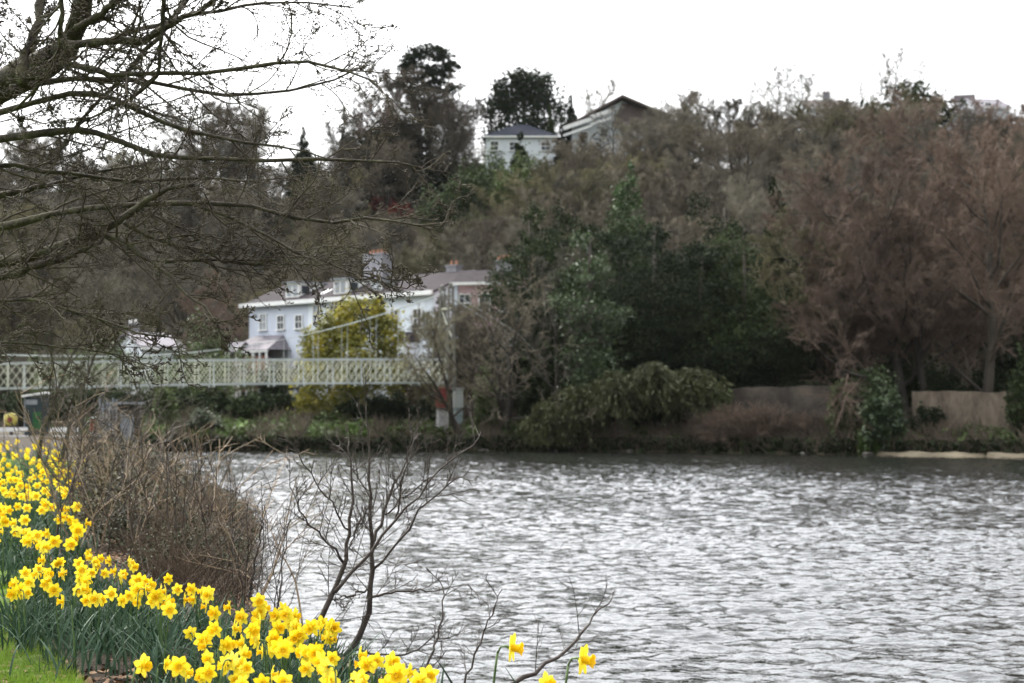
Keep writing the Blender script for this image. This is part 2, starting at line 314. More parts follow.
def build_water():
    # real waves over the open reach, a plain sheet beyond
    xs = np.arange(-27, 38, .075); ys = np.concatenate([np.arange(14, 42, .062), np.arange(42, 70, .10), np.arange(70, 119, .16)])
    X, Y = np.meshgrid(xs, ys); X = X.astype(np.float32); Y = Y.astype(np.float32); Z = np.zeros_like(X); rs = np.random.RandomState(4)
    wx = X+.25*np.sin(Y*.9+X*.4)+.2*np.sin(Y*.33-X*.7); wy = Y+.25*np.sin(X*.8-Y*.5)+.3*np.sin(X*.21+Y*.3)
    for i in range(72):
        lam = .23*(4.4**(rs.rand()**1.5)); th = rs.normal()*.95+1.85; kx, ky = math.cos(th)*2*math.pi/lam, math.sin(th)*2*math.pi/lam
        s = SLOPE*math.sqrt(2/72)*rs.uniform(.6, 1.4)
        Z += (s*lam/(2*math.pi))*np.sin(kx*wx+ky*wy+rs.rand()*6.28)
    g = .5+.5*np.sin(X*.10+1.3*np.sin(Y*.13)+.6)*np.cos(Y*.17+.8*np.sin(X*.09)); g2 = .5+.5*np.sin(X*.5+Y*.9+2*np.sin(Y*.31))*np.sin(Y*1.1-X*.3)
    Z *= .68+.38*g+.2*g2
    calm = np.clip((np.interp(X, FB_X, FB_Y)-Y-1.0)/np.interp(X, [-30, 0, 40], [2.0, 3.5, 11.0]), .06, 1)
    edge = np.clip(np.minimum(np.minimum(X+27, 37.9-X), Y-14)/1.5, 0, 1)
    Z *= calm*edge
    Z -= .1*(1-edge)
    ny, nx = X.shape; idx = np.arange(nx*ny).reshape(ny, nx)
    q = np.stack([idx[:-1, :-1], idx[:-1, 1:], idx[1:, 1:], idx[1:, :-1]], -1).reshape(-1, 4)
    v = np.stack([X, Y, Z], -1).reshape(-1, 3)
    rest = []; rq = []
    for x0, x1, y0, y1 in ((-200, -27, -300, 130), (37.9, 500, -300, 130), (-27, 37.9, -300, 14), (-27, 37.9, 118.9, 130)):
        b_ = len(v)+len(rest); rest += [(x0, y0, -.1), (x1, y0, -.1), (x1, y1, -.1), (x0, y1, -.1)]; rq.append((b_, b_+1, b_+2, b_+3))
    me = mesh_np('river', np.concatenate([v, np.array(rest, dtype=np.float32)]), np.concatenate([q, np.array(rq)]))
    m, nt, N, L = newmat('river water')
    out = N.new('ShaderNodeOutputMaterial'); p = N.new('ShaderNodeBsdfPrincipled')
    p.inputs['Base Color'].default_value = (0.011, 0.012, 0.010, 1); p.inputs['Roughness'].default_value = 0.04; p.inputs['IOR'].default_value = 1.333
    p.inputs['Specular IOR Level'].default_value = 0.5
    ge = N.new('ShaderNodeNewGeometry'); sp = N.new('ShaderNodeSeparateXYZ'); L.new(ge.outputs['Position'], sp.inputs[0])
    def noise(s, d, r, st=(1, 1, 1), rot=0):
        mp = N.new('ShaderNodeMapping'); mp.inputs['Scale'].default_value = st; mp.inputs['Rotation'].default_value = (0, 0, rot); L.new(ge.outputs['Position'], mp.inputs[0])
        n = N.new('ShaderNodeTexNoise'); n.inputs['Scale'].default_value = s; n.inputs['Detail'].default_value = d; n.inputs['Roughness'].default_value = r
        n.inputs['Distortion'].default_value = 0.4
        L.new(mp.outputs[0], n.inputs['Vector']); return n
    n1 = noise(4.5, 3, .6, (0.9, 1.0, 1), 0.25)
    n2 = noise(0.35, 2, .5, (1, 1, 1), 0.6)
    # height in metres
    h1 = N.new('ShaderNodeMath'); h1.operation = 'MULTIPLY'; L.new(n1.outputs['Fac'], h1.inputs[0]); h1.inputs[1].default_value = WAVE
    h2 = N.new('ShaderNodeMath'); h2.operation = 'MULTIPLY_ADD'; L.new(n2.outputs['Fac'], h2.inputs[0]); h2.inputs[1].default_value = WAVE*0.1; L.new(h1.outputs[0], h2.inputs[2])
    # gusts make broad calmer and rougher patches, and the water goes slack under the far bank
    n3 = noise(0.06, 3, .55, (0.5, 1.6, 1))
    g = N.new('ShaderNodeMapRange'); L.new(n3.outputs['Fac'], g.inputs['Value']); g.inputs['From Min'].default_value = .35; g.inputs['From Max'].default_value = .65; g.inputs['To Min'].default_value = .7; g.inputs['To Max'].default_value = 1.1
    # distance to the far bank (the bank runs from (-8,116) to (33,101))
    e = N.new('ShaderNodeMath'); e.operation = 'MULTIPLY_ADD'; L.new(sp.outputs['X'], e.inputs[0]); e.inputs[1].default_value = 0.36; L.new(sp.outputs['Y'], e.inputs[2])
    c = N.new('ShaderNodeMapRange'); L.new(e.outputs[0], c.inputs['Value']); c.inputs['From Min'].default_value = 112.0; c.inputs['From Max'].default_value = 106.0; c.inputs['To Min'].default_value = .02; c.inputs['To Max'].default_value = 1
    k = N.new('ShaderNodeMath'); k.operation = 'MULTIPLY'; L.new(g.outputs[0], k.inputs[0]); L.new(c.outputs[0], k.inputs[1])
    bp = N.new('ShaderNodeBump'); bp.inputs['Distance'].default_value = 1.0; L.new(k.outputs[0], bp.inputs['Strength']); L.new(h2.outputs[0], bp.inputs['Height'])
    L.new(bp.outputs[0], p.inputs['Normal']); L.new(p.outputs[0], out.inputs[0])
    o = link('river', me, m, smooth=True); tag(o, 'wide rippled river reflecting the pale sky', kind='structure')
WAVE = 0.034
SLOPE = 0.18

# ------------------------------------------------------------------ bare trees
def perp_rot(rs, D, ang):
    """directions turned by ang away from D about a random axis"""
    r = rs.normal(size=D.shape); r -= D*(r*D).sum(1, keepdims=True); r /= np.linalg.norm(r, axis=1, keepdims=True)+1e-9
    return D*np.cos(ang)[:, None]+r*np.sin(ang)[:, None]

def spawn(rs, P, D, Ls, R0, n, tmin, lf, ang, nseg, wig, up, rf, taper=0.35):
    """children of curved parents. P: (k,s+1,3) points of k parent polylines; D per segment; returns the same for k*n children"""
    k, s1, _ = P.shape; s = s1-1
    t = tmin+(1-tmin)*((np.arange(n)[None, :]+rs.rand(k, n))/n)      # spread along
    t = np.clip(t, 0, .995)
    f = t*s; i = f.astype(int); fr = (f-i)[..., None]
    kk = np.arange(k)[:, None]
    p = P[kk, i]*(1-fr)+P[kk, i+1]*fr
    d = P[kk, i+1]-P[kk, i]; d /= np.linalg.norm(d, axis=2, keepdims=True)+1e-9
    r = R0[:, None]*(1-t*(1-taper))
    L = (Ls[:, None]*lf*(1-.55*t)*(0.6+0.8*rs.rand(k, n))).ravel()
    d = perp_rot(rs, d.reshape(-1, 3), R(ang[0])+R(ang[1]-ang[0])*rs.rand(k*n))
    r = (r.ravel()*rf*(0.7+.5*rs.rand(k*n)))
    return walk(rs, p.reshape(-1, 3), d, L, r, nseg, wig, up)

def walk(rs, p, d, L, r, nseg, wig, up):
    pts = [p]
    for j in range(nseg):
        d = d+rs.normal(size=d.shape)*wig; d[:, 2] += up
        d = d/np.linalg.norm(d, axis=1, keepdims=True)
        p = p+d*(L/nseg)[:, None]; pts.append(p)
    return np.stack(pts, 1), L, r

def poly_sticks(P, r, taper=0.3, sides=3):
    k, s1, _ = P.shape; s = s1-1
    a = P[:, :-1].reshape(-1, 3); b = P[:, 1:].reshape(-1, 3)
    tt = 1-(1-taper)*np.arange(s+1)/s
    r0 = (r[:, None]*tt[None, :-1]).ravel(); r1 = (r[:, None]*tt[None, 1:]).ravel()
    return sticks(a, b, r0, r1, sides)

def bare_tree_meshes(seed, H, spread=.42, n1=15, n2=8, n3=7, n4=5, t0=.22, up=.10, ang1=(35, 70), r=.02, twig=.012, wig=.13, lean=0, stems=1, twl=.30):
    rs = np.random.RandomState(seed)
    n = stems
    p = np.zeros((n, 3)); p[:, :2] = rs.normal(size=(n, 2))*(.25 if stems > 1 else 0)
    d = np.zeros((n, 3)); d[:, 2] = 1; d[:, :2] = rs.normal(size=(n, 2))*(.28 if stems > 1 else .05); d[:, 0] += lean
    d /= np.linalg.norm(d, axis=1, keepdims=True)
    L0 = np.full(n, H*.9)*(0.8+.25*rs.rand(n)) if stems > 1 else np.full(n, H*.9); p[:, 2] = -.3
    R0 = np.full(n, H*r)
    P0, L0, R0 = walk(rs, p, d, L0, R0, 9, .07, .04)
    P1, L1, R1 = spawn(rs, P0, None, L0, R0, n1, t0, spread*1.35, ang1, 6, wig, up, .45)
    P2, L2, R2 = spawn(rs, P1, None, L1, R1, n2, .15, .5, (25, 60), 4, wig, up*.7, .5)
    P3, L3, R3 = spawn(rs, P2, None, L2, R2, n3, .15, .5, (25, 60), 3, wig, up*.5, .5)
    P4, L4, R4 = spawn(rs, P3, None, np.maximum(L3, .5), R3, n4, .1, .65, (20, 60), 2, wig, up*.3, .6)
    R3 = np.maximum(R3, twig); R4 = np.full(len(R4), twig*.8)
    v0 = poly_sticks(P0, R0, .15, 7); v1 = poly_sticks(P1, R1, .25, 4)
    tr = merge(v0, v1)
    cr = merge(poly_sticks(P2, np.maximum(R2, twig*1.3), .3, 3), poly_sticks(P3, R3, .5, 3), poly_sticks(P4, R4, .5, 3))
    return mesh_np('trunk', *tr), mesh_np('crown', *cr)

def make_tree(trunk_me, crown_me, bark, leafm, name='bare_tree'):
    """an Empty with a trunk and a crown"""
    root = empty(name, (0, 0, 0))
    for nm, me, m in (('trunk', trunk_me, bark), ('crown', crown_me, leafm)):
        if me is None: continue
        me = me.copy() if len(me.materials) else me
        link(nm, me, m, root)
    return root

def place(o, x, y, s=1.0, rz=0, sink=.1, sz=None, z=None):
    o.location = (x, y, (tz(x, y) if z is None else z)-sink); o.rotation_euler = (0, 0, rz); o.scale = (s, s, sz or s)
    return o

# ------------------------------------------------------------------ evergreen crowns
def blob_points(rs, blobs, n, shell=.55, edge=.16):
    """points through a set of ellipsoids (cx,cy,cz,rx,ry,rz), denser near their skins, gathered in clumps"""
    vol = np.array([b[3]*b[4]*b[5] for b in blobs])**.7; w = vol/vol.sum()
    out = []
    for b, k in zip(blobs, (w*n).astype(int)+1):
        nc = max(6, k//45)
        cd = rs.normal(size=(nc, 3)); cd /= np.linalg.norm(cd, axis=1, keepdims=True)
        cr = (shell+(1-shell)*rs.rand(nc))[:, None]*(1+rs.normal(size=(nc, 1))*edge*.6)
        cc = cd*cr
        i = rs.randint(nc, size=k)
        pts = cc[i]+rs.normal(size=(k, 3))*edge
        out.append(np.array(b[:3])+pts*np.array(b[3:6]))
    return np.concatenate(out)

def ever_tree(name, seed, blobs, n, size, leafm, H, tr=.18, barkm=None, flat=.3, aspect=1.5, loc=None, rz=0, edge=.16, shell=.55, limbs=6, down=None):
    rs = np.random.RandomState(seed)
    P = blob_points(rs, blobs, n, shell, edge)
    P = P[P[:, 2] > 0.02]
    cme = mesh_np('crown', *cards(P, size, rs, aspect, flat, down))
    # trunk and limbs to the blobs
    mb = MB()
    top = max(b[2] for b in blobs)
    mb.tube([(0, 0, -.3), (0.05*H*.3, 0, H*.3), (0, .02*H, H*.6), (0, 0, top)], [tr, tr*.8, tr*.55, tr*.2], 7)
    for b in blobs[:limbs]:
        zz = min(b[2]*.7, top*.8)
        mb.tube([(0, 0, zz*.75), (b[0]*.5, b[1]*.5, (zz*.75+b[2])/2+.1), (b[0], b[1], b[2])], [tr*.45, tr*.3, tr*.12], 5)
    root = empty(name, (0, 0, 0))
    mb.build('trunk', barkm or M['bark_far'], root, True)
    link('crown', cme, leafm, root)
    return root

def bush(name, seed, blobs, n, size, m, label, cat='bush', x=0, y=0, group=None, flat=.3, aspect=1.5, z=None, rz=0, down=None, edge=.14, shell=.6, twigs=None):
    """a bush is one mesh: short stems inside a leafy mass"""
    rs = np.random.RandomState(seed)
    P = blob_points(rs, blobs, n, shell, edge); P = P[P[:, 2] > 0]
    vq = cards(P, size, rs, aspect, flat, down)
    top = max(b[2]+b[5] for b in blobs); ex = max(abs(b[0])+b[3] for b in blobs)
    k = 26
    a = np.zeros((k, 3)); a[:, 0] = rs.uniform(-ex*.6, ex*.6, k); a[:, 2] = -.1
    bb = a+np.stack([rs.normal(size=k)*.3, rs.normal(size=k)*.3, rs.uniform(.5, .85, k)*top], 1)
    vs = sticks(a, bb, np.full(k, .03), np.full(k, .01))
    o = link(name, mesh_np(name, *merge(vq, vs)), m)
    o.location = (x, y, (tz(x, y) if z is None else z)-.05); o.rotation_euler = (0, 0, rz)
    return tag(o, label, cat, group)

#@@PART2
# ------------------------------------------------------------------ world, sun, camera
SUN_EL, SUN_AZ = 42.0, -38.0        # azimuth clockwise from +Y (the view direction); negative = to the left
def build_world():
    w = bpy.data.worlds.new('World'); sc.world = w; w.use_nodes = True
    nt = w.node_tree; N, L = nt.nodes, nt.links; N.clear()
    out = N.new('ShaderNodeOutputWorld'); bg = N.new('ShaderNodeBackground'); bg.inputs['Strength'].default_value = 0.12
    sky = N.new('ShaderNodeTexSky'); sky.sky_type = 'NISHITA'; sky.sun_disc = False
    sky.sun_elevation = R(SUN_EL); sky.sun_rotation = R(SUN_AZ); sky.air_density = 1.2; sky.dust_density = 3.0; sky.ozone_density = 1.0
    tc = N.new('ShaderNodeTexCoord'); mp = N.new('ShaderNodeMapping'); mp.inputs['Scale'].default_value = (1, 1, 3.0)
    L.new(tc.outputs['Generated'], mp.inputs[0])
    nz = N.new('ShaderNodeTexNoise'); nz.inputs['Scale'].default_value = 1.6; nz.inputs['Detail'].default_value = 6; nz.inputs['Roughness'].default_value = .55
    L.new(mp.outputs[0], nz.inputs['Vector'])
    cl = ramp(N, [(0.30, (CLOUD*.72, CLOUD*.75, CLOUD*.80)), (0.62, (CLOUD, CLOUD*1.0, CLOUD*1.01))]); L.new(nz.outputs['Fac'], cl.inputs[0])
    mx = N.new('ShaderNodeMix'); mx.data_type = 'RGBA'; mx.inputs['Factor'].default_value = 0.86
    L.new(sky.outputs[0], mx.inputs['A']); L.new(cl.outputs[0], mx.inputs['B'])
    # thin cloud glows round the hidden sun
    a_ = R(SUN_AZ); e_ = R(SUN_EL); dt = N.new('ShaderNodeVectorMath'); dt.operation = 'DOT_PRODUCT'
    L.new(tc.outputs['Generated'], dt.inputs[0]); dt.inputs[1].default_value = (math.sin(a_)*math.cos(e_), math.cos(a_)*math.cos(e_), math.sin(e_))
    mr = N.new('ShaderNodeMapRange'); mr.interpolation_type = 'SMOOTHSTEP'; L.new(dt.outputs['Value'], mr.inputs['Value'])
    mr.inputs['From Min'].default_value = .1; mr.inputs['From Max'].default_value = 1.0; mr.inputs['To Min'].default_value = .80; mr.inputs['To Max'].default_value = 2.85
    sc_ = N.new('ShaderNodeVectorMath'); sc_.operation = 'SCALE'; L.new(mx.outputs['Result'], sc_.inputs[0])
    # an overcast sky is dimmer towards the horizon
    sx_ = N.new('ShaderNodeSeparateXYZ'); L.new(tc.outputs['Generated'], sx_.inputs[0]); me_ = N.new('ShaderNodeMapRange'); me_.interpolation_type = 'SMOOTHSTEP'; L.new(sx_.outputs['Z'], me_.inputs['Value'])
    me_.inputs['From Min'].default_value = .10; me_.inputs['From Max'].default_value = .50; me_.inputs['To Min'].default_value = .47; me_.inputs['To Max'].default_value = 1.5
    mu_ = N.new('ShaderNodeMath'); mu_.operation = 'MULTIPLY'; L.new(mr.outputs[0], mu_.inputs[0]); L.new(me_.outputs[0], mu_.inputs[1]); L.new(mu_.outputs[0], sc_.inputs['Scale'])
    L.new(sc_.outputs[0], bg.inputs[0]); L.new(bg.outputs[0], out.inputs[0])
CLOUD = 11.0
build_world()
sd = bpy.data.lights.new('sun', 'SUN'); sd.energy = 3.4; sd.angle = R(3.0); sd.color = (1.0, .955, .88)
so = bpy.data.objects.new('sun', sd); C.objects.link(so)
a = R(SUN_AZ); e = R(SUN_EL); sdir = V((math.sin(a)*math.cos(e), math.cos(a)*math.cos(e), math.sin(e)))
so.rotation_euler = sdir.to_track_quat('Z', 'Y').to_euler(); so.location = sdir*200
cd = bpy.data.cameras.new('camera'); co = bpy.data.objects.new('camera', cd); C.objects.link(co); sc.camera = co
co.location = (0, 0, CAMZ); co.rotation_euler = (R(90)+PITCH, 0, 0)
cd.sensor_width = 36; cd.lens = 36*FPX/1024; cd.clip_end = 6000; cd.clip_start = .1
cd.dof.use_dof = True; cd.dof.focus_distance = 9.5; cd.dof.aperture_fstop = cd.lens/15.0
sc.view_settings.view_transform = 'Standard'; sc.view_settings.look = 'None'; sc.view_settings.exposure = 0.3; sc.view_settings.gamma = 1
sc.view_settings.use_curve_mapping = False
sc.cycles.max_bounces = 6; sc.cycles.diffuse_bounces = 2; sc.cycles.transmission_bounces = 3; sc.cycles.use_denoising = True; sc.cycles.sample_clamp_indirect = 6

build_terrain(); build_water()
def build_haze():
    mb = MB(); x0, x1, y0, y1, z0, z1 = -600, 600, -60, 620, -4, 75
    mb.box(((x0+x1)/2, (y0+y1)/2, (z0+z1)/2), (x1-x0, y1-y0, z1-z0))
    m, nt, N, L = newmat('thin haze'); out = N.new('ShaderNodeOutputMaterial'); v = N.new('ShaderNodeVolumePrincipled')
    v.inputs['Color'].default_value = (.85, .88, .92, 1); v.inputs['Density'].default_value = HAZE; v.inputs['Anisotropy'].default_value = .2
    L.new(v.outputs[0], out.inputs['Volume']); o = mb.build('haze', m); tag(o, 'thin pale haze in the valley air', kind='stuff')
HAZE = 0.00003
if HAZE: build_haze()
rnd = random.Random(5)

# ------------------------------------------------------------------ footbridge
def build_bridge():
    A = at(-75, 390.5, 108); B = at(446, 382.5, 119)
    Ln = (B-A).length; rz = math.atan2(B.y-A.y, B.x-A.x)
    slope = (B.z-A.z)/Ln
    root = empty('footbridge', A, rz)
    tag(root, 'long cream and pale green lattice sided suspension footbridge crossing the river', 'bridge')
    H, W = 1.62, 1.5
    def z(x): return slope*x+.12*math.sin(math.pi*x/Ln)
    nP = int(Ln/1.0); xs = [Ln*i/nP for i in range(nP+1)]
    d = MB()
    for a_, b_ in zip(xs[:-1], xs[1:]): d.bar((a_, W/2, z(a_)-.02), (b_, W/2, z(b_)-.02), W-.1, .07)
    d.build('deck', M['deckwood'], root)
    for y0 in (0, W):
        t = MB(); ch = MB(); cl = MB()
        for i, (a_, b_) in enumerate(zip(xs[:-1], xs[1:])):
            m_ = (a_+b_)/2; zm = (z(a_)+z(b_))/2
            for p, q in (((a_, z(a_)+.08), (b_, z(b_)+H-.08)), ((b_, z(b_)+.08), (a_, z(a_)+H-.08)),
                         ((a_, z(a_)+H/2), (m_, zm+H-.08)), ((m_, zm+H-.08), (b_, z(b_)+H/2)), ((b_, z(b_)+H/2), (m_, zm+.08)), ((m_, zm+.08), (a_, z(a_)+H/2))):
                t.bar((p[0], y0, p[1]), (q[0], y0, q[1]), .065, .02)
            ch.bar((a_, y0, z(a_)+H), (b_, y0, z(b_)+H), .10, .13); cl.bar((a_, y0, z(a_)), (b_, y0, z(b_)), .10, .15)
        t.build('lattice', M['bridge'], root); ch.build('top_chord', M['bridge_grey'], root); cl.build('bottom_chord', M['bridge_grey'], root)
    for i, x in enumerate(xs[::1]):
        for y0 in (-.05, W+.05):
            p = MB(); p.bar((x, y0, z(x)-.05), (x, y0, z(x)+H), .075, .05); p.build('post', M['bridge'] if i % 2 else M['bridge_grey'], root)
        if i % 2 == 0:
            p = MB(); p.bar((x, -.35, z(x)-.14), (x, W+.35, z(x)-.14), .10, .12); p.bar((x, -.33, z(x)-.10), (x, -.09, z(x)+.75), .05, .04); p.build('cross_beam', M['bridge_grey'], root)
    # cables and hangers
    xt = Ln+.25; zt = z(Ln)+6.4; xl = xt-24.0; zl = z(xl)+H+.35
    def cz(x):
        u = (x-xl)/(xt-xl)
        return zl+(zt-zl)*u*u if u > 0 else zl+2.2*(u*.6)**2
    for y0 in (-.12, W+.12):
        c = MB(); c.tube([(x, y0, cz(x)) for x in np.linspace(0, xt, 50)], .022, 5)
        c.tube([(xt, y0, zt), (xt+5, y0, zt-2.9), (xt+9.5, y0, zt-7.2)], .022, 5)
        c.build('cable', M['bridge_grey'], root)
        for x in xs[1::2]:
            if cz(x)-z(x)-H > .15 and x < Ln-.5:
                h = MB(); h.tube([(x, y0, z(x)-.1), (x, y0, cz(x))], .014, 4); h.build('hanger', M['bridge_grey'], root)
    # towers
    gz = tz(B.x, B.y)-A.z
    for y0 in (-.3, W+.3):
        t = MB(); zb = gz+3.0
        for sx in (-.28, .28):
            for sy in (-.2, .2):
                t.bar((xt+sx, y0+sy, zb), (xt+sx*.55, y0+sy*.6, zt+.15), .065)
        n = 9
        for k in range(n):
            u0, u1 = k/n, (k+1)/n; z0 = zb+(zt-zb)*u0; z1 = zb+(zt-zb)*u1; w0 = .28*(1-.45*u0); w1 = .28*(1-.45*u1)
            for sy in (-.2, .2):
                t.bar((xt-w0, y0+sy, z0), (xt+w1, y0+sy, z1), .04, .025); t.bar((xt+w0, y0+sy, z0), (xt-w1, y0+sy, z1), .04, .025)
        t.box((xt, y0, zt+.22), (.45, .4, .14)); t.tube([(xt, y0, zt+.28), (xt, y0, zt+.45), (xt, y0, zt+.62)], [.10, .14, .02], 8)
        t.build('tower', M['towerpaint'], root)
    for k, (dx, y0) in enumerate(((-.55, -.1), (.70, .25))):
        p = MB(); p.box((xt+dx, y0, gz+.75), (.70-.22*k, .7, 2.1)); ps = p.build('pedestal', M['paleblock'] if k == 0 else M['tealblock'], root)
        q = MB(); q.box((xt+dx, y0, gz+2.45), (.78-.24*k, .78, 1.3)); q.box((xt+dx, y0, gz+3.14), (.9-.25*k, .93, .1)); q.build('cap', M['redpaint'] if k == 0 else M['bridge_grey'], ps)
        tag(ps, 'pale pedestal with peeling red upper block' if k == 0 else 'pale teal pedestal')
    x = MB(); x.bar((xt, -.4, zt-1.2), (xt, W+.4, zt-1.2), .1, .12); x.bar((xt, -.4, zt-3.2), (xt, W+.4, zt-1.3), .05); x.build('tower_brace', M['bridge'], root)
build_bridge()

# ------------------------------------------------------------------ houses
def make_window(parent, x, y, z0, w, h, glass='glass', bars=1, fm='whitepaint', facing=-1, side=False):
    """sash window on the plane y (or x when side) of the parent's frame, standing proud of it"""
    f = MB(); t = .09; o = facing*.05
    def bx(cx, cz, ww, hh, dep, off, mb):
        if side: mb.box((x+off, y+cx, cz), (dep, ww, hh))
        else: mb.box((x+cx, y+off, cz), (ww, dep, hh))
    bx(-w/2, z0+h/2, t, h+t, .12, o, f); bx(w/2, z0+h/2, t, h+t, .12, o, f); bx(0, z0+h, w-t, t, .12, o, f); bx(0, z0+h/2, w-t, t*.7, .10, o, f)
    bx(0, z0-.03, w+.3, .10, .26, o*1.6, f)
    for k in range(bars): bx(-w/2+w*(k+1)/(bars+1), z0+h/2, .04, h-t, .08, o, f)
    fr = f.build('window', M[fm], parent)
    g = MB(); bx(0, z0+h/2, w-t*.5, h-t*.4, .03, facing*.03, g); g.build('pane', M[glass], fr)
    return fr

def roof_gable(mb, x0, x1, y0, y1, ze, zr, over=.3, th=.16):
    """ridge along x"""
    ym = (y0+y1)/2; X0, X1 = x0-over, x1+over; k = (zr-ze)/(ym-y0); Y0, Y1 = y0-over, y1+over; zo = ze-k*over
    pts = [(X0, Y0, zo), (X1, Y0, zo), (X1, ym, zr), (X0, ym, zr), (X0, Y1, zo), (X1, Y1, zo)]
    up = [(p[0], p[1], p[2]+th) for p in pts]
    mb.poly(pts+up, [(6,7,8,9), (9,8,11,10), (0,3,2,1), (3,4,5,2), (0,1,7,6), (4,10,11,5), (0,6,9,3), (3,9,10,4), (1,2,8,7), (2,5,11,8)])
def walls_gable(mb, x0, x1, y0, y1, ze, zr, zb=-1.0):
    ym = (y0+y1)/2
    mb.poly([(x0,y0,zb),(x1,y0,zb),(x1,y1,zb),(x0,y1,zb),(x0,y0,ze),(x1,y0,ze),(x1,y1,ze),(x0,y1,ze),(x0,ym,zr-.02),(x1,ym,zr-.02)],
            [(0,1,5,4),(2,3,7,6),(3,0,4,8,7),(1,2,6,9,5)])
def roof_hip(mb, x0, x1, y0, y1, ze, zr, over=.3, th=.14):
    ym = (y0+y1)/2; X0, X1, Y0, Y1 = x0-over, x1+over, y0-over, y1+over; h = (Y1-Y0)/2
    r0, r1 = (X0+h, X1-h) if X1-X0 > 2*h else ((X0+X1)/2-.01, (X0+X1)/2+.01)
    pts = [(X0,Y0,ze),(X1,Y0,ze),(X1,Y1,ze),(X0,Y1,ze),(X0,Y0,ze+th),(X1,Y0,ze+th),(X1,Y1,ze+th),(X0,Y1,ze+th),(r0,ym,zr),(r1,ym,zr)]
    mb.poly(pts, [(0,3,2,1),(0,1,5,4),(1,2,6,5),(2,3,7,6),(3,0,4,7),(4,5,9,8),(5,6,9),(6,7,8,9),(7,4,8)])
def chimney(parent, x, y, z0, z1, w=.9, d=.6, m='chimney', pots=3):
    c = MB(); c.box((x, y, (z0+z1)/2), (w, d, z1-z0)); c.box((x, y, z1+.06), (w+.16, d+.16, .13))
    ch = c.build('chimney', M[m], parent)
    for k in range(pots):
        p = MB(); px = x-w/2+w*(k+.5)/pots; p.tube([(px, y, z1+.1), (px, y, z1+.3), (px, y, z1+.5)], [.13, .10, .12], 8); p.build('chimney_pot', M['pot'], ch)
    return ch

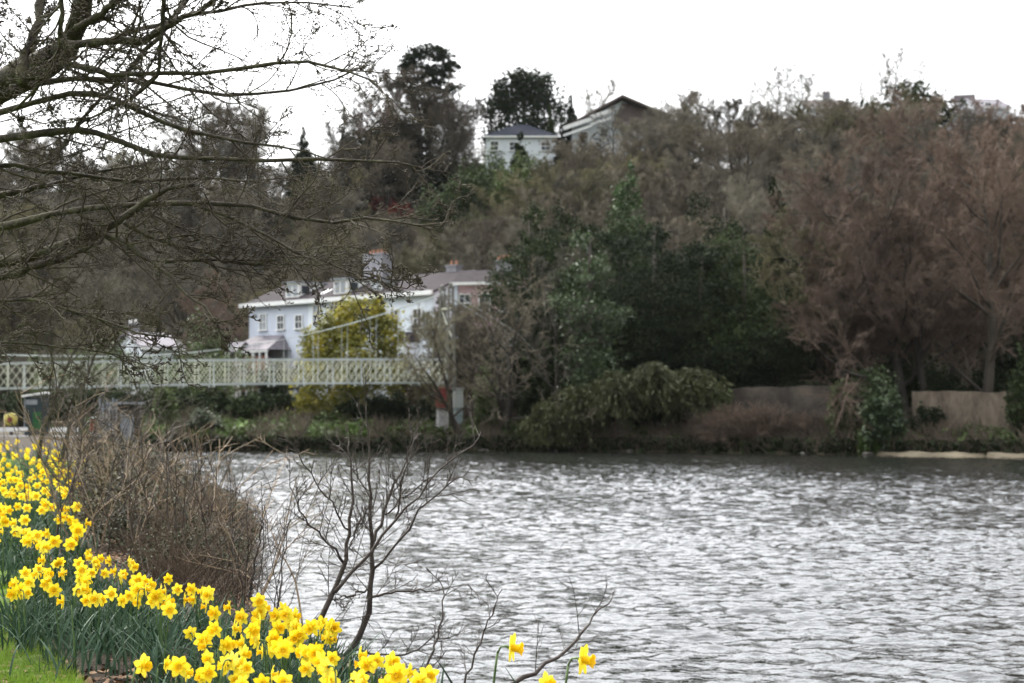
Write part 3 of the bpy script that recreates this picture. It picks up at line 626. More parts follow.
TA = at(243, 306, 155); TB = at(432, 292, 136.5)
def on_line(px, A, B):
    best = min(np.linspace(-.2, 1.4, 1601), key=lambda t: abs((A.x+(B.x-A.x)*t)/(A.y+(B.y-A.y)*t)*FPX+512-px))
    return float(best)
def build_terrace():
    ln = math.hypot(TB.x-TA.x, TB.y-TA.y); rz = math.atan2(TB.y-TA.y, TB.x-TA.x)
    ze = 12.25; zg = 4.6
    def X(px): return on_line(px, TA, TB)*ln
    def zz(px, py):
        D = TA.y+(TB.y-TA.y)*X(px)/ln; return at(px, py, D).z-zg
    E = ze-zg; dep = 8.6
    # left house: pale blue, three first-floor windows
    xb = X(308)
    h = empty('terraced_house', (TA.x, TA.y, zg), rz); tag(h, 'pale blue rendered end house with hipped porch and boxy dormer, left end of the terrace', 'house')
    w = MB(); walls_gable(w, X(249), xb, 0, dep, E, E+1.7); wl = w.build('wall', M['bluewhite'], h)
    r = MB(); roof_gable(r, X(249)-.4, xb-.32, 0, dep, E, E+1.8, .3); rf = r.build('roof', M['slate'], h)
    f = MB(); f.box(((X(243)+xb)/2, -.42, E-.10), (xb-X(243), .22, .36)); f.build('eaves_board', M['whitepaint'], h)
    for px, y0, y1 in ((263, 330, 314), (281, 329.5, 315.5), (299, 328.5, 315)):
        make_window(h, X(px), 0, zz(px, y0), 1.0, zz(px, y1)-zz(px, y0), 'curtain' if px == 263 else 'glass')
    for k, px in enumerate((262, 281, 299)): make_window(h, X(px), 0, .7, 1.0, 1.7)
    def dormer(parent, x0, x1, zlo, zhi, yf, yb):
        d = MB(); d.box(((x0+x1)/2, (yf+yb)/2, (zlo+zhi)/2), (x1-x0, yb-yf, zhi-zlo)); dm = d.build('dormer', M['whitepaint'], parent)
        t = MB(); t.box(((x0+x1)/2, (yf+yb)/2-.1, zhi+.07), (x1-x0+.35, yb-yf+.3, .13)); t.build('dormer_roof', M['greymetal'], dm)
        g = MB()
        for q in (.27, .73): g.box((x0+(x1-x0)*q, yf-.02, (zlo+zhi)/2+.12), ((x1-x0)*.36, .03, (zhi-zlo)*.62))
        g.build('pane', M['curtain'], dm)
        g = MB(); g.box((x0-.02, yf+.75, (zlo+zhi)/2+.2), (.03, .9, (zhi-zlo)*.45)); g.box((x1+.02, yf+.75, (zlo+zhi)/2+.2), (.03, .9, (zhi-zlo)*.45)); g.build('side_pane', M['glass'], dm)
    dormer(h, X(279), X(292), E+.15, E+1.7, .7, 3.8)
    # porch with a slate lean-to roof and white posts
    x0, x1 = X(250), X(289); zt = zz(270, 335.5); zl = zt-1.35
    p = MB(); p.poly([(x0+.8, -.03, zt), (x1-.8, -.03, zt), (x1+.3, -2.6, zl), (x0-.3, -2.6, zl), (x0-.3, -.03, zl), (x1+.3, -.03, zl)], [(0,1,2,3), (0,3,4), (1,5,2), (2,5,4,3)])
    pr = p.build('porch_roof', M['roof_light'], h)
    p = MB()
    for k in range(7): xx = x0+(x1-x0)*k/6; p.box((xx, -2.45, zl/2-.3), (.14, .14, zl+.6-.02))
    p.box(((x0+x1)/2, -2.48, zl-.12), (x1-x0+.4, .12, .22)); p.build('porch_posts', M['whitepaint'], h)
    p = MB(); p.box(((x0+x1)/2, -2.2, zl/2-.4), (x1-x0-.3, .08, zl-.3)); p.build('porch_screen', M['brick'], h)
    # little open gabled porch at its left
    g = empty('garden_porch', at(238, 362, 152), rz); g.location.z = tz(g.location.x, g.location.y)
    tag(g, 'small white framed open porch with a pitched roof left of the blue house', 'porch')
    zt = at(238, 343, 152).z-g.location.z
    q = MB(); roof_gable(q, -1, 1, -.9, .9, zt-.75, zt, .15, .1); q.build('roof', M['roof_light'], g)
    q = MB(); [q.box((sx, sy, (zt-.8)/2), (.16, .16, zt-.8)) for sx in (-.9, .9) for sy in (-.8, .8)]; q.box((0, -.8, zt-.85), (1.9, .1, .16)); q.build('posts', M['whitepaint'], g)
    q = MB(); q.box((0, .78, (zt-.9)/2), (1.7, .06, zt-.9)); q.build('back_panel', M['glass'], g)
    # right house: white
    h2 = empty('terraced_house', (TA.x, TA.y, zg), rz); tag(h2, 'long white rendered house with slate roof and big chimney, behind the yellow green tree', 'house')
    x1 = X(434)
    w = MB(); walls_gable(w, xb+.004, x1, -.02, dep+.02, E, E+1.7); w.build('wall', M['white_wall'], h2)
    r = MB(); roof_gable(r, xb+.33, x1, 0, dep, E, E+1.8, .3); r.build('roof', M['slate'], h2)
    f = MB(); f.box(((xb+x1)/2+.1, -.42, E-.10), (x1-xb+.2, .22, .36)); f.build('eaves_board', M['whitepaint'], h2)
    for px in (317, 334, 352, 372, 395, 418):
        make_window(h2, X(px), -.02, zz(px, 323)-(.4 if px > 340 else 0), 1.05, 1.55, 'curtain' if px in (317, 372) else 'glass')
        make_window(h2, X(px), -.02, .8, 1.05, 1.8)
    dormer(h2, X(327), X(340), E+.15, E+1.65, .7, 4.0)
    dormer(h2, X(362), X(372), E+.15, E+1.35, .9, 4.0)
    s = MB(); s.poly([(X(311), .95, E+.65), (X(311)+.6, .95, E+.65), (X(311)+.6, 1.9, E+1.05), (X(311), 1.9, E+1.05), (X(311), .95, E+.52), (X(311)+.6, .95, E+.52), (X(311)+.6, 1.9, E+.92), (X(311), 1.9, E+.92)],
        [(0,1,2,3), (0,4,5,1), (1,5,6,2), (3,2,6,7), (0,3,7,4)]); s.build('skylight', M['whitepaint'], h2)
    chimney(h2, X(334), dep/2+.5, E+1.0, E+4.0, 2.6, 1.1, 'chimney', 5)
    chimney(h2, X(412), dep/2+.3, E+1.0, E+2.4, 1.2, .7, 'chimney', 2)
    b = MB(); bx = (X(398)+X(420))/2; bw = X(420)-X(398)
    b.poly([(bx-bw/2, -.03, -.8), (bx-bw/3, -1.2, -.8), (bx+bw/3, -1.2, -.8), (bx+bw/2, -.03, -.8), (bx-bw/2, -.03, 3.6), (bx-bw/3, -1.2, 3.6), (bx+bw/3, -1.2, 3.6), (bx+bw/2, -.03, 3.6)],
        [(0,1,5,4), (1,2,6,5), (2,3,7,6), (4,5,6,7)]); bay = b.build('bay', M['white_wall'], h2)
    b = MB(); b.poly([(bx-bw/2-.1, -.03, 3.6), (bx-bw/3, -1.4, 3.6), (bx+bw/3, -1.4, 3.6), (bx+bw/2+.1, -.03, 3.6), (bx-bw/3, -.03, 4.5), (bx+bw/3, -.03, 4.5)], [(0,1,4), (1,2,5,4), (2,3,5), (0,3,2,1)]); b.build('bay_roof', M['slate'], bay)
    g_ = MB(); g_.box((bx, -1.22, 1.9), (bw*.5, .04, 1.6)); g_.build('pane', M['glass'], bay)
    # pink house further along
    PA = at(455, 283, 131); PB = at(515, 285, 130); ln2 = math.hypot(PB.x-PA.x, PB.y-PA.y); rz2 = math.atan2(PB.y-PA.y, PB.x-PA.x)
    zg2 = 4.4; E2 = PA.z-zg2
    h3 = empty('pink_house', (PA.x, PA.y, zg2), rz2); tag(h3, 'pink rendered house with white window trims glimpsed through bare branches', 'house')
    w = MB(); walls_gable(w, 0, ln2, 0, 5, E2, E2+.9); w.build('wall', M['pink_wall'], h3)
    r = MB(); roof_gable(r, 0, ln2, 0, 5, E2, E2+1.0, .2); r.build('roof', M['slate'], h3)
    f = MB(); f.box((ln2/2, -.40, E2-.08), (ln2+.5, .16, .22)); f.build('eaves_board', M['whitepaint'], h3)
    for k in range(3):
        for z0 in (.8, 3.3, 5.9)[:(3 if E2 > 7.5 else 2)]: make_window(h3, ln2*(k+.5)/3, 0, z0, .9, 1.35, 'glass')
    p = MB(); p.bar((.10, -.12, -.5), (.10, -.12, E2-.2), .30, .16); p.build('corner_strip', M['bluewhite'], h3)
    chimney(h3, ln2*.7, 2.5, E2+.5, E2+1.8, 1.2, .6, 'chimney', 3)
build_terrace()

def small_house(name, px0, px1, pyb, pye, pyr, D, wall, roof, label, kind='gable', rz=0, dep=7, wins=(), chim=None, over=.3, below=3):
    A = at(px0, pye, D); B = at(px1, pye, D); ln = B.x-A.x; zb = at((px0+px1)/2, pyb, D).z; zr = at((px0+px1)/2, pyr, D+dep/2).z
    h = empty(name, (A.x+ln/2, D, zb), rz); tag(h, label, 'house')
    E = A.z-zb; Rr = zr-zb; w = MB()
    if kind == 'gable': walls_gable(w, -ln/2, ln/2, 0, dep, E, Rr, -below)
    else: w.box((0, dep/2, (E-below)/2), (ln, dep, E+below))
    w.build('wall', M[wall], h)
    r = MB()
    (roof_gable if kind == 'gable' else roof_hip)(r, -ln/2, ln/2, 0, dep, E+.004, Rr, over); r.build('roof', M[roof], h)
    f = MB(); f.box((0, -over-.06, E-.06-((Rr-E)/(dep/2)*over if kind == 'gable' else 0)), (ln+2*over, .10, .22)); f.build('eaves_board', M['whitepaint'], h)
    for (u, z0, ww, hh) in wins: make_window(h, -ln/2+ln*u, 0, z0, ww, hh)
    if chim: chimney(h, -ln/2+ln*chim, dep/2, Rr-.5, Rr+1.3, 1.0, .6, 'chimney', 2)
    return h
small_house('bungalow', 486, 556, 157, 136.5, 124.5, 235, 'hill_wall', 'slate_dark', 'pale blue white bungalow with dark hipped slate roof on the hilltop under the domed evergreen', 'hip', .0, 8, ((.12, .9, 1.1, 1.3), (.40, .9, 1.3, 1.2), (.85, .9, 1.2, 1.2)))
# the broad brown roofed villa with its stepped white balcony fascias
def build_villa():
    D = 240; base = at(613, 150, D); h = empty('hillside_villa', (base.x, D, base.z), .0)
    tag(h, 'large brown roofed house with white stepped balconies on the hilltop, right of the bungalow', 'house')
    def lx(px): return at(px, 120, D).x-base.x
    def lz(py): return at(613, py, D).z-base.z
    w = MB(); x0, x1, ap = lx(572), lx(662), lx(622)
    w.poly([(x0,0,-3),(x1,0,-3),(x1,9,-3),(x0,9,-3),(x0,0,lz(126)),(ap,0,lz(101)),(x1,0,lz(122)),(x0,9,lz(126)),(ap,9,lz(101)),(x1,9,lz(122))], [(0,1,6,5,4),(1,2,9,6),(2,3,7,8,9),(3,0,4,7)])
    w.build('wall', M['hill_wall'], h)
    r = MB(); t = .35
    for a_, b_ in (((lx(562), lz(131)), (ap, lz(98.5))), ((ap, lz(98.5)), (lx(670), lz(119)))):
        r.poly([(a_[0],-1.2,a_[1]),(b_[0],-1.2,b_[1]),(b_[0],9.5,b_[1]),(a_[0],9.5,a_[1]),(a_[0],-1.2,a_[1]+t),(b_[0],-1.2,b_[1]+t),(b_[0],9.5,b_[1]+t),(a_[0],9.5,a_[1]+t)], [(0,1,5,4),(1,2,6,5),(2,3,7,6),(3,0,4,7),(4,5,6,7),(0,3,2,1)])
    r.build('roof', M['roof_brown'], h)
    s = MB(); s.poly([(lx(612),-.05,lz(124)),(lx(664),-.05,lz(124)),(lx(660),-.05,lz(113)),(ap,-.05,lz(102.5)),(lx(612),-1.1,lz(126)),(lx(664),-1.1,lz(126))], [(0,4,5,1),(0,1,2,3),(4,3,2,5),(0,3,4),(1,5,2)]); s.build('tiled_gable', M['roof_brown'], h)
    for a_, b_ in ((563, 592), (590, 612)):
        pa, pb = (lx(a_), lz(130 if a_ == 563 else 119)), (lx(b_), lz(120 if a_ == 563 else 112))
        f = MB(); f.bar((pa[0], -1.35, pa[1]), (pb[0], -1.35, pb[1]), .18, .55); f.bar((pa[0], -1.38, pa[1]-1.0), (pb[0], -1.38, pb[1]-1.0), .1, .3); f.build('balcony', M['whitepaint'], h)
    for px, py, ww, hh in ((584, 138, 1.2, .9), (604, 137, 1.1, 1.2), (640, 137, 1.3, .9)): make_window(h, lx(px), 0, lz(py), ww, hh, 'glass')
    f = MB(); f.bar((lx(602), -1.6, lz(151)), (lx(624), -1.6, lz(142)), .2, .45); f.build('stair_rail', M['whitepaint'], h)
    chimney(h, ap+.3, 4, lz(101), lz(95.5), .9, .7, 'chimney', 2)
build_villa()
small_house('hillside_house', 978, 1010, 112, 107, 100, 262, 'hill_wall', 'roof_light', 'house with a light grey sloping roof on the ridge at the right edge', 'gable', .15, 9, ((.3, .5, 1, .9),))
small_house('hillside_house', 955, 972, 108, 102, 96, 270, 'hill_wall', 'slate', 'small pale gabled house peeping over the ridge left of the grey roof', 'gable', -.3, 6, ((.5, .3, 1, .9),))
small_house('hillside_house', 958, 990, 124, 114, 110, 250, 'bluewhite', 'roof_light', 'pale blue house half hidden in twigs below the ridge roofs', 'gable', .1, 7, ((.25, .6, 1.2, .9), (.7, .6, 1.2, .9)))
small_house('hillside_house', 806, 846, 112, 107, 101, 268, 'hill_wall', 'roof_brown', 'low house behind the ridge showing only a dark boxy chimney', 'gable', 0, 8, (), .62)
small_house('cottage', 142, 182, 362, 347, 335, 146, 'hill_wall', 'roof_light', 'low cottage with pinkish grey roof and white gable behind the bridge', 'gable', .55, 8, ())
ch = empty('chimney_stack', at(133, 345, 150)); tag(ch, 'pale rendered chimney stack rising behind the pinkish cottage roof', 'chimney')  # chimney stack added on its own, no house modelled under it
ch.location.z = tz(ch.location.x, ch.location.y)
zt = at(133, 325, 150).z-ch.location.z; m_ = MB(); m_.box((0, 0, zt/2), (.9, .7, zt)); m_.box((0, 0, zt+.07), (1.1, .9, .14)); m_.build('stack', M['chimney'], ch)
for k in (-.25, .25):
    m_ = MB(); m_.tube([(k, 0, zt+.12), (k, 0, zt+.5)], [.16, .12], 8); m_.build('chimney_pot', M['whitepaint'], ch)

# ------------------------------------------------------------------ under the bridge on the near side
def gpt(px, D): p = at(px, 400, D); return V((p.x, D, tz(p.x, D)))
def near_bank_things():
    # white barrier of two rails
    for (pa, pb, lab) in ((-70, 28, 'white two rail barrier beyond the daffodils, left of the dark kiosk'), (51, 79, 'short white two rail barrier right of the dark kiosk')):
        a_, b_ = gpt(pa, 84), gpt(pb, 84); zt = at(0, 429.5, 84).z; zm = at(0, 437, 84).z
        r = empty('barrier', a_); tag(r, lab, 'barrier', 'white rail barriers'); L_ = b_.x-a_.x
        q = MB(); q.box((L_/2, 0, zt-a_.z), (L_, .06, .2)); q.build('rail', M['whitepaint'], r)
        q = MB(); q.box((L_/2, 0, zm-a_.z), (L_, .06, .16)); q.build('rail', M['whitepaint'], r)
        n = max(2, int(L_/1.1))
        for k in range(n): q = MB(); q.box((L_*(k+.35)/n, .07, (zt-a_.z)/2-.1), (.1, .07, zt-a_.z+.05)); q.build('post', M['darkwood'], r)
    # kiosk
    g = gpt(37, 88); h = at(0, 394, 88).z-g.z; k = empty('kiosk', g, -.1); tag(k, 'tall dark blue green cabinet with a sloping pale roof beside the tree trunks', 'kiosk')
    q = MB(); q.box((0, 0, (h-.15)/2), (.95, .9, h-.15)); q.build('cabinet', M['kiosk'], k)
    q = MB(); q.bar((-.62, 0, h-.12), (.62, 0, h+.06), 1.1, .10); q.build('roof', M['whitepaint'], k)
    q = MB(); q.box((.20, -.47, h*.36), (.45, .03, h*.42)); q.build('green_panel', M['greenpanel'], k)
    q = MB(); q.box((-.1, -.47, h*.80), (.6, .025, h*.12)); q.box((-.47, -.46, h*.45), (.05, .04, h*.9)); q.build('door_trim', M['greymetal'], k)
    # lifebuoy housing
    g = gpt(11, 86); zc = at(0, 419.5, 86).z-g.z; k = empty('lifebuoy_box', g); tag(k, 'rounded yellow lifebuoy housing on a dark post, left edge by the barrier', 'lifebuoy box')
    q = MB(); q.tube([(0, -.14, zc), (0, -.10, zc), (0, .10, zc), (0, .14, zc)], [.26, .33, .33, .26], 20); q.box((0, 0, zc-.1), (.5, .2, .4)); q.build('housing', M['buoy'], k, True)
    q = MB(); q.tube([(0, -.16, zc), (0, -.19, zc)], [.14, .12], 14); q.build('hub', M['redpaint'], k)
    q = MB(); q.box((0, .06, zc/2-.1), (.1, .1, zc+.1)); q.build('post', M['darkwood'], k)
    # red and white marker pole
    g = gpt(93, 90); z1 = at(0, 418, 90).z-g.z; k = empty('marker_pole', g); tag(k, 'faded red and white marker pole under the bridge', 'pole')
    q = MB(); q.box((0, 0, z1*.72), (.26, .16, z1*.5)); q.build('red_board', M['redpaint'], k)
    q = MB(); q.box((0, 0, z1*.22), (.16, .12, z1*.5)); q.box((0, 0, z1+.02), (.3, .2, .06)); q.build('white_base', M['whitepaint'], k)
    # pale slatted gate
    g = gpt(108, 97); z1 = at(0, 398, 97).z-g.z; k = empty('slatted_gate', g, -.2); tag(k, 'pale grey upright slatted gate under the bridge, right of the red pole', 'gate')
    q = MB(); [q.box((-.5+.2*i, 0, z1/2), (.09, .04, z1-(i % 2)*.15)) for i in range(6)]; q.build('slats', M['greymetal'], k)
    q = MB(); q.box((0, .04, z1*.25), (1.2, .05, .1)); q.box((0, .04, z1*.8), (1.2, .05, .1)); q.build('crossbars', M['greymetal'], k)
    # dark shed with pale roof edge
    g = gpt(124, 103); z1 = at(0, 404, 103).z-g.z; k = empty('shed', g, .1); tag(k, 'low dark shed with a pale flat roof edge under the bridge', 'shed')
    q = MB(); q.box((0, .8, z1/2-.2), (1.7, 1.6, z1+.2)); q.build('wall', M['darkwood'], k)
    q = MB(); q.box((0, .7, z1+.05), (2.1, 2.1, .14)); q.build('roof', M['greymetal'], k)
    q = MB(); q.box((.2, -.02, z1*.45), (.8, .03, z1*.7)); q.build('door', M['greymetal'], k)
near_bank_things()

# ------------------------------------------------------------------ riverside walls on the far bank
def wall_strip(name, pts, zt, th, m, label, cop=None, panels=None):
    """free standing wall along ground points, top at heights zt"""
    o = V((pts[0][0], pts[0][1], 0)); r = empty(name, o); tag(r, label, 'wall')
    rw = random.Random(int(pts[0][0]*10)); P_, Z_ = [], []
    for a_, b_, z0, z1 in zip(pts[:-1], pts[1:], zt[:-1], zt[1:]):
        k = max(1, int(math.hypot(b_[0]-a_[0], b_[1]-a_[1])/.45))
        for i in range(k): t = i/k; P_.append((a_[0]+(b_[0]-a_[0])*t, a_[1]+(b_[1]-a_[1])*t)); Z_.append(z0+(z1-z0)*t+rw.uniform(-.07, .05))
    pts = P_+[pts[-1]]; zt = Z_+[zt[-1]]
    w = MB()
    for (a_, b_, z0, z1) in zip(pts[:-1], pts[1:], zt[:-1], zt[1:]):
        d = V((b_[0]-a_[0], b_[1]-a_[1], 0)); n = V((-d.y, d.x, 0)).normalized()*th
        A_, B_ = V((a_[0], a_[1], 0))-o, V((b_[0], b_[1], 0))-o; zb = min(tz(*a_), tz(*b_))-.8
        w.poly([A_+V((0,0,zb)), B_+V((0,0,zb)), B_+n+V((0,0,zb)), A_+n+V((0,0,zb)), A_+V((0,0,z0)), B_+V((0,0,z1)), B_+n+V((0,0,z1)), A_+n+V((0,0,z0))],
               [(0,1,5,4), (1,2,6,5), (2,3,7,6), (3,0,4,7), (4,5,6,7)])
    w.build('wall_face', M[m], r)
    if cop:
        c = MB()
        for (a_, b_, z0, z1) in zip(pts[:-1], pts[1:], zt[:-1], zt[1:]):
            d = V((b_[0]-a_[0], b_[1]-a_[1], 0)); n = V((-d.y, d.x, 0)).normalized()
            c.bar(V((a_[0], a_[1], z0+.09))-o+n*th/2, V((b_[0], b_[1], z1+.09))-o+n*th/2, th+.16, .16)
        c.build('coping', M[cop], r)
    return r
def P2(px, D): p = at(px, 400, D); return (p.x, D)
wall_strip('garden_wall', [P2(700, 116.5), P2(745, 115.5), P2(790, 114), P2(835, 112)], [at(0, 388, 115).z, at(0, 387, 114).z, at(0, 386, 113).z, at(0, 385, 112).z], .5, 'stone', 'old stone riverside wall overgrown with reddish brambles')
wall_strip('garden_wall', [P2(912, 108.5), P2(960, 107.5), P2(1012, 106), P2(1120, 102)], [at(0, 391, 108.5).z, at(0, 391, 107.5).z, at(0, 392, 106).z, at(0, 392, 102).z], .4, 'planks', 'weathered buff concrete riverside wall below the reddish tree')
wall_strip('garden_wall', [P2(300, 125), P2(350, 125), P2(400, 124.5), P2(432, 124)], [at(0, 408, 125).z]*4, .4, 'stone', 'low dark stone wall on the far bank under the bridge')
wall_strip('pier', [P2(836, 111.6), P2(848, 110.8)], [at(0, 384, 111).z]*2, 1.0, 'stone', 'dark stone end pier of the overgrown riverside wall')
# mud spit
def spit():
    rs = np.random.RandomState(3); n = 40; xs = np.linspace(at(885, 455, 102).x, at(1075, 455, 96).x, n); rows = []
    for j, t in enumerate(np.linspace(-1, 1, 12)):
        for i, x in enumerate(xs):
            yc = np.interp(x, FB_X, FB_Y)+.3; w = 1.9*math.sin(math.pi*min(1, (i+.5)/n*1.4) if i < n*.7 else math.pi*.5)+.3
            rows.append((x, yc+t*w, .30*(1-t*t)**.7*(.85+.15*math.sin(i*.7))-.02+rs.rand()*.04+(.25 if t > .3 else 0)))
    idx = np.arange(n*12).reshape(12, n); q = np.stack([idx[:-1, :-1], idx[:-1, 1:], idx[1:, 1:], idx[1:, :-1]], -1).reshape(-1, 4)
    o = link('mud_bank', mesh_np('mud_bank', rows, q), M['sandbank'], smooth=True); tag(o, 'pale mud and sand bank at the water edge below the buff wall', kind='structure')
spit()

# ------------------------------------------------------------------ tree prototypes
TREES = {}
def proto(key, seed, H, tw, **kw):
    t, c = bare_tree_meshes(seed, H, **kw); TREES[key] = (t, c, tw)
protoN = [('s', 18, 11, 'twig_grey', dict(spread=.42, n1=13, n2=7, n3=6, n4=4, up=.12)), ('a', 11, 11, 'twig_brown', dict(spread=.42, n1=17, n2=10, n3=8, n4=7)), ('b', 12, 12, 'twig_grey', dict(spread=.36, up=.14, n1=17, n2=10, n3=8, n4=7)), ('c', 13, 10, 'twig_brown', dict(spread=.50, up=.06, n1=17, n2=10, n3=8, n4=7)),
          ('d', 14, 11, 'twig_olive', dict(spread=.42, stems=3, n1=8, n2=9, n3=8, n4=7, up=.12)), ('e', 15, 12, 'twig_red', dict(spread=.42, up=.12, n1=17, n2=10, n3=8, n4=7)), ('f', 16, 10, 'twig_grey', dict(spread=.5, stems=4, n1=7, n2=9, n3=8, n4=6, up=.12))]
FIRST = {}
for k, sd_, H, tw, kw in protoN:
    t, c = bare_tree_meshes(sd_, H, twig=.022, **kw)
    root = make_tree(t, c, M['bark_far'], M[tw]); FIRST[k] = [root, False, H]
def new_tree(k):
    f = FIRST[k]
    if not f[1]: f[1] = True; return f[0]
    return copy_tree(f[0])

WOOD = {'a': ('bare brown tree in the wood massed over the hillside', 'bare brown trees of the hillside wood'), 'b': ('slim upright grey bare tree in the hillside wood', 'upright grey trees of the hillside wood'),
        'c': ('wide spreading bare brown tree in the hillside wood', 'spreading bare trees of the hillside wood'), 'd': ('many stemmed olive tinged bare tree in the hillside wood', 'olive tinged trees of the hillside wood'),
        'e': ('reddish twigged bare tree in the hillside wood', 'reddish trees of the hillside wood'), 'f': ('many stemmed grey bare tree in the hillside wood', 'many stemmed grey trees of the hillside wood')}
# windows in the wood that stay open: px0, px1, py0, py1, nearer than D
KEEP = [(232, 425, 270, 350, 150), (458, 508, 284, 335, 128), (482, 560, 122, 146, 234), (572, 622, 93, 128, 238), (135, 196, 325, 345, 142), (978, 1006, 96, 106, 249), (425, 505, 160, 186, 240), (374, 450, 192, 210, 232)]
def blocked(x, y, h, wr):
    z = tz(x, y); px = x/y*FPX+512; hw = wr/y*FPX; top = HOR-(z+h-CAMZ)/y*FPX; bot = HOR-(z+h*.15-CAMZ)/y*FPX
    for a_, b_, t_, u_, D in KEEP:
        if y < D and px+hw*.75 > a_ and px-hw*.75 < b_ and top < u_-2 and bot > t_+2: return True
    return False
placed = []
def free(x, y, r):
    for q in placed:
        if (q[0]-x)**2+(q[1]-y)**2 < (r+q[2])**2*.25: return False
    return True

# ---- evergreens and special trees (they claim their ground first)
def claim(o, px, D, s=1, rz=0, r=3, label=None, cat='tree', group=None, sz=None, sink=.1):
    p = at(px, 400, D); place(o, p.x, D, s, rz, sink, sz); placed.append((p.x, D, r)); tag(o, label, cat, group); return o
def Hat(px, py, D): return at(px, py, D).z-tz(at(px, 400, D).x, D)

# big domed holm oak
D = 246; H = Hat(522, 69, D); q = (570-481)/FPX*D/2
o = ever_tree('holm_oak', 21, [(0,0,H*.66,q*.72,q*.7,H*.30), (-q*.55,0,H*.58,q*.45,q*.45,H*.24), (q*.55,0,H*.60,q*.45,q*.45,H*.25), (-q*.35,-1,H*.78,q*.4,q*.4,H*.17), (q*.3,-1,H*.80,q*.45,q*.4,H*.17), (0,0,H*.87,q*.4,q*.4,H*.12)], 13000, .30, M['ever_dark'], H, .45, edge=.18, limbs=6)
claim(o, 524, D, r=6, label='big domed dark evergreen tree standing behind the hilltop bungalow')
# tall flat topped pine
D = 246; H = Hat(428, 43, D)
o = ever_tree('pine_tree', 22, [(0,0,H*.94,3.2,3,H*.05), (-2.6,0,H*.90,2.3,2,H*.04), (2.4,.5,H*.90,2.2,2,H*.035), (3.6,0,H*.84,1.6,1.5,H*.03), (-1.5,0,H*.84,3.0,2,H*.05), (1.2,0,H*.80,3.0,2,H*.05), (-2.5,0,H*.74,3,2,H*.05), (1.8,0,H*.72,3.2,2,H*.05)], 6500, .30, M['ever_dark'], H, .40, limbs=8)
claim(o, 428, D, r=4, label='tall pine with a flat dark top, highest tree on the hill')
for i, (px, py, D, k, sc_, lab) in enumerate([(395, 68, 243, 'c', 1, 'broad bare tree with dense brown twigs left of the flat topped pine'), (368, 105, 240, 'e', 1, 'bare tree with dense dark twigs on the slope below the pine, left'), (457, 98, 248, 'b', 1, 'bare tree between the pine and the domed evergreen'), (436, 90, 242, 'c', 1, 'dense brown bare tree just right of the pine trunk'), (452, 124, 240, 's', 1, 'lower brown bare tree left of the bungalow'), (412, 90, 240, 'a', 1, 'dense brown bare tree in front of the pine trunk'), (352, 140, 236, 'c', 1, 'wide brown bare tree at the left foot of the pine')]):
    H = Hat(px, py, D); claim(new_tree(k), px, D, H/FIRST[k][2], i*1.7, 4, lab)
D = 242; H = Hat(385, 116, D)
o = ever_tree('evergreen_tree', 24, [(0,0,H*.5,5.5,4,H*.42), (-4,0,H*.36,4.0,3,H*.34), (4.4,0,H*.34,4.2,3,H*.32), (0,0,H*.8,3.8,2.4,H*.2), (-6,0,H*.3,3.5,3,H*.28), (6,0,H*.25,3.5,3,H*.22), (2,0,H*.62,4.5,3,H*.2), (-3,0,H*.62,3.8,3,H*.2)], 24000, .27, M['ever_dark'], H, .3, edge=.25)
claim(o, 392, D, r=5, label='wide dark evergreen mass below the flat topped pine')
# small conifer right of the dome, cypress block, conifers far left on the skyline
def conifer(name, seed, H, w, m, n=4200, size=.22, cone=True):
    bl = []
    k = 9
    for i in range(k):
        t = (i+.5)/k; rr = w*(1-t)**.8 if cone else w*(1-.25*t)*(1 if t < .9 else .7)
        bl.append((0, 0, H*(.06+.92*t), rr+.12, rr+.12, H/k*.75))
    return ever_tree(name, seed, bl, n, size, m, H, .16, edge=.22, limbs=0, flat=.1, shell=.65)
for px, py, D, w, m, lab, cone, seed in ((571, 96, 244, 1.6, 'ever_dark', 'small pointed conifer between the domed evergreen and the brown roofed house', True, 31), (551, 108, 240, 1.4, 'ever_mid', 'small dark conifer beside the bungalow roof, right', True, 32),
        (520, 133, 229, 2.2, 'ever_dark', 'clipped dark cypress in front of the hilltop bungalow', False, 33), (302, 128, 246, 2.6, 'ever_dark', 'dark pointed conifer on the skyline seen through the overhanging branches', True, 34),
        (628, 159, 152, 3.7, 'conifer', 'bright green conifer standing up out of the brown wood', True, 35), (776, 172, 124, 2.2, 'ever_dark', 'tall narrow dark conifer in the middle of the right hand wood', True, 36),
        (560, 140, 232, 1.2, 'ever_dark', 'slim dark conifer at the right corner of the bungalow', True, 37), (343, 128, 244, 1.5, 'ever_dark', 'slender conifer on the skyline left of the broad bare tree', True, 38)):
    H = Hat(px, py, D); o = conifer('cypress' if not cone else 'conifer', seed, H, w, M[m], int(5000+H*450), .13+.0004*D)
    claim(o, px, D, r=w, label=lab)
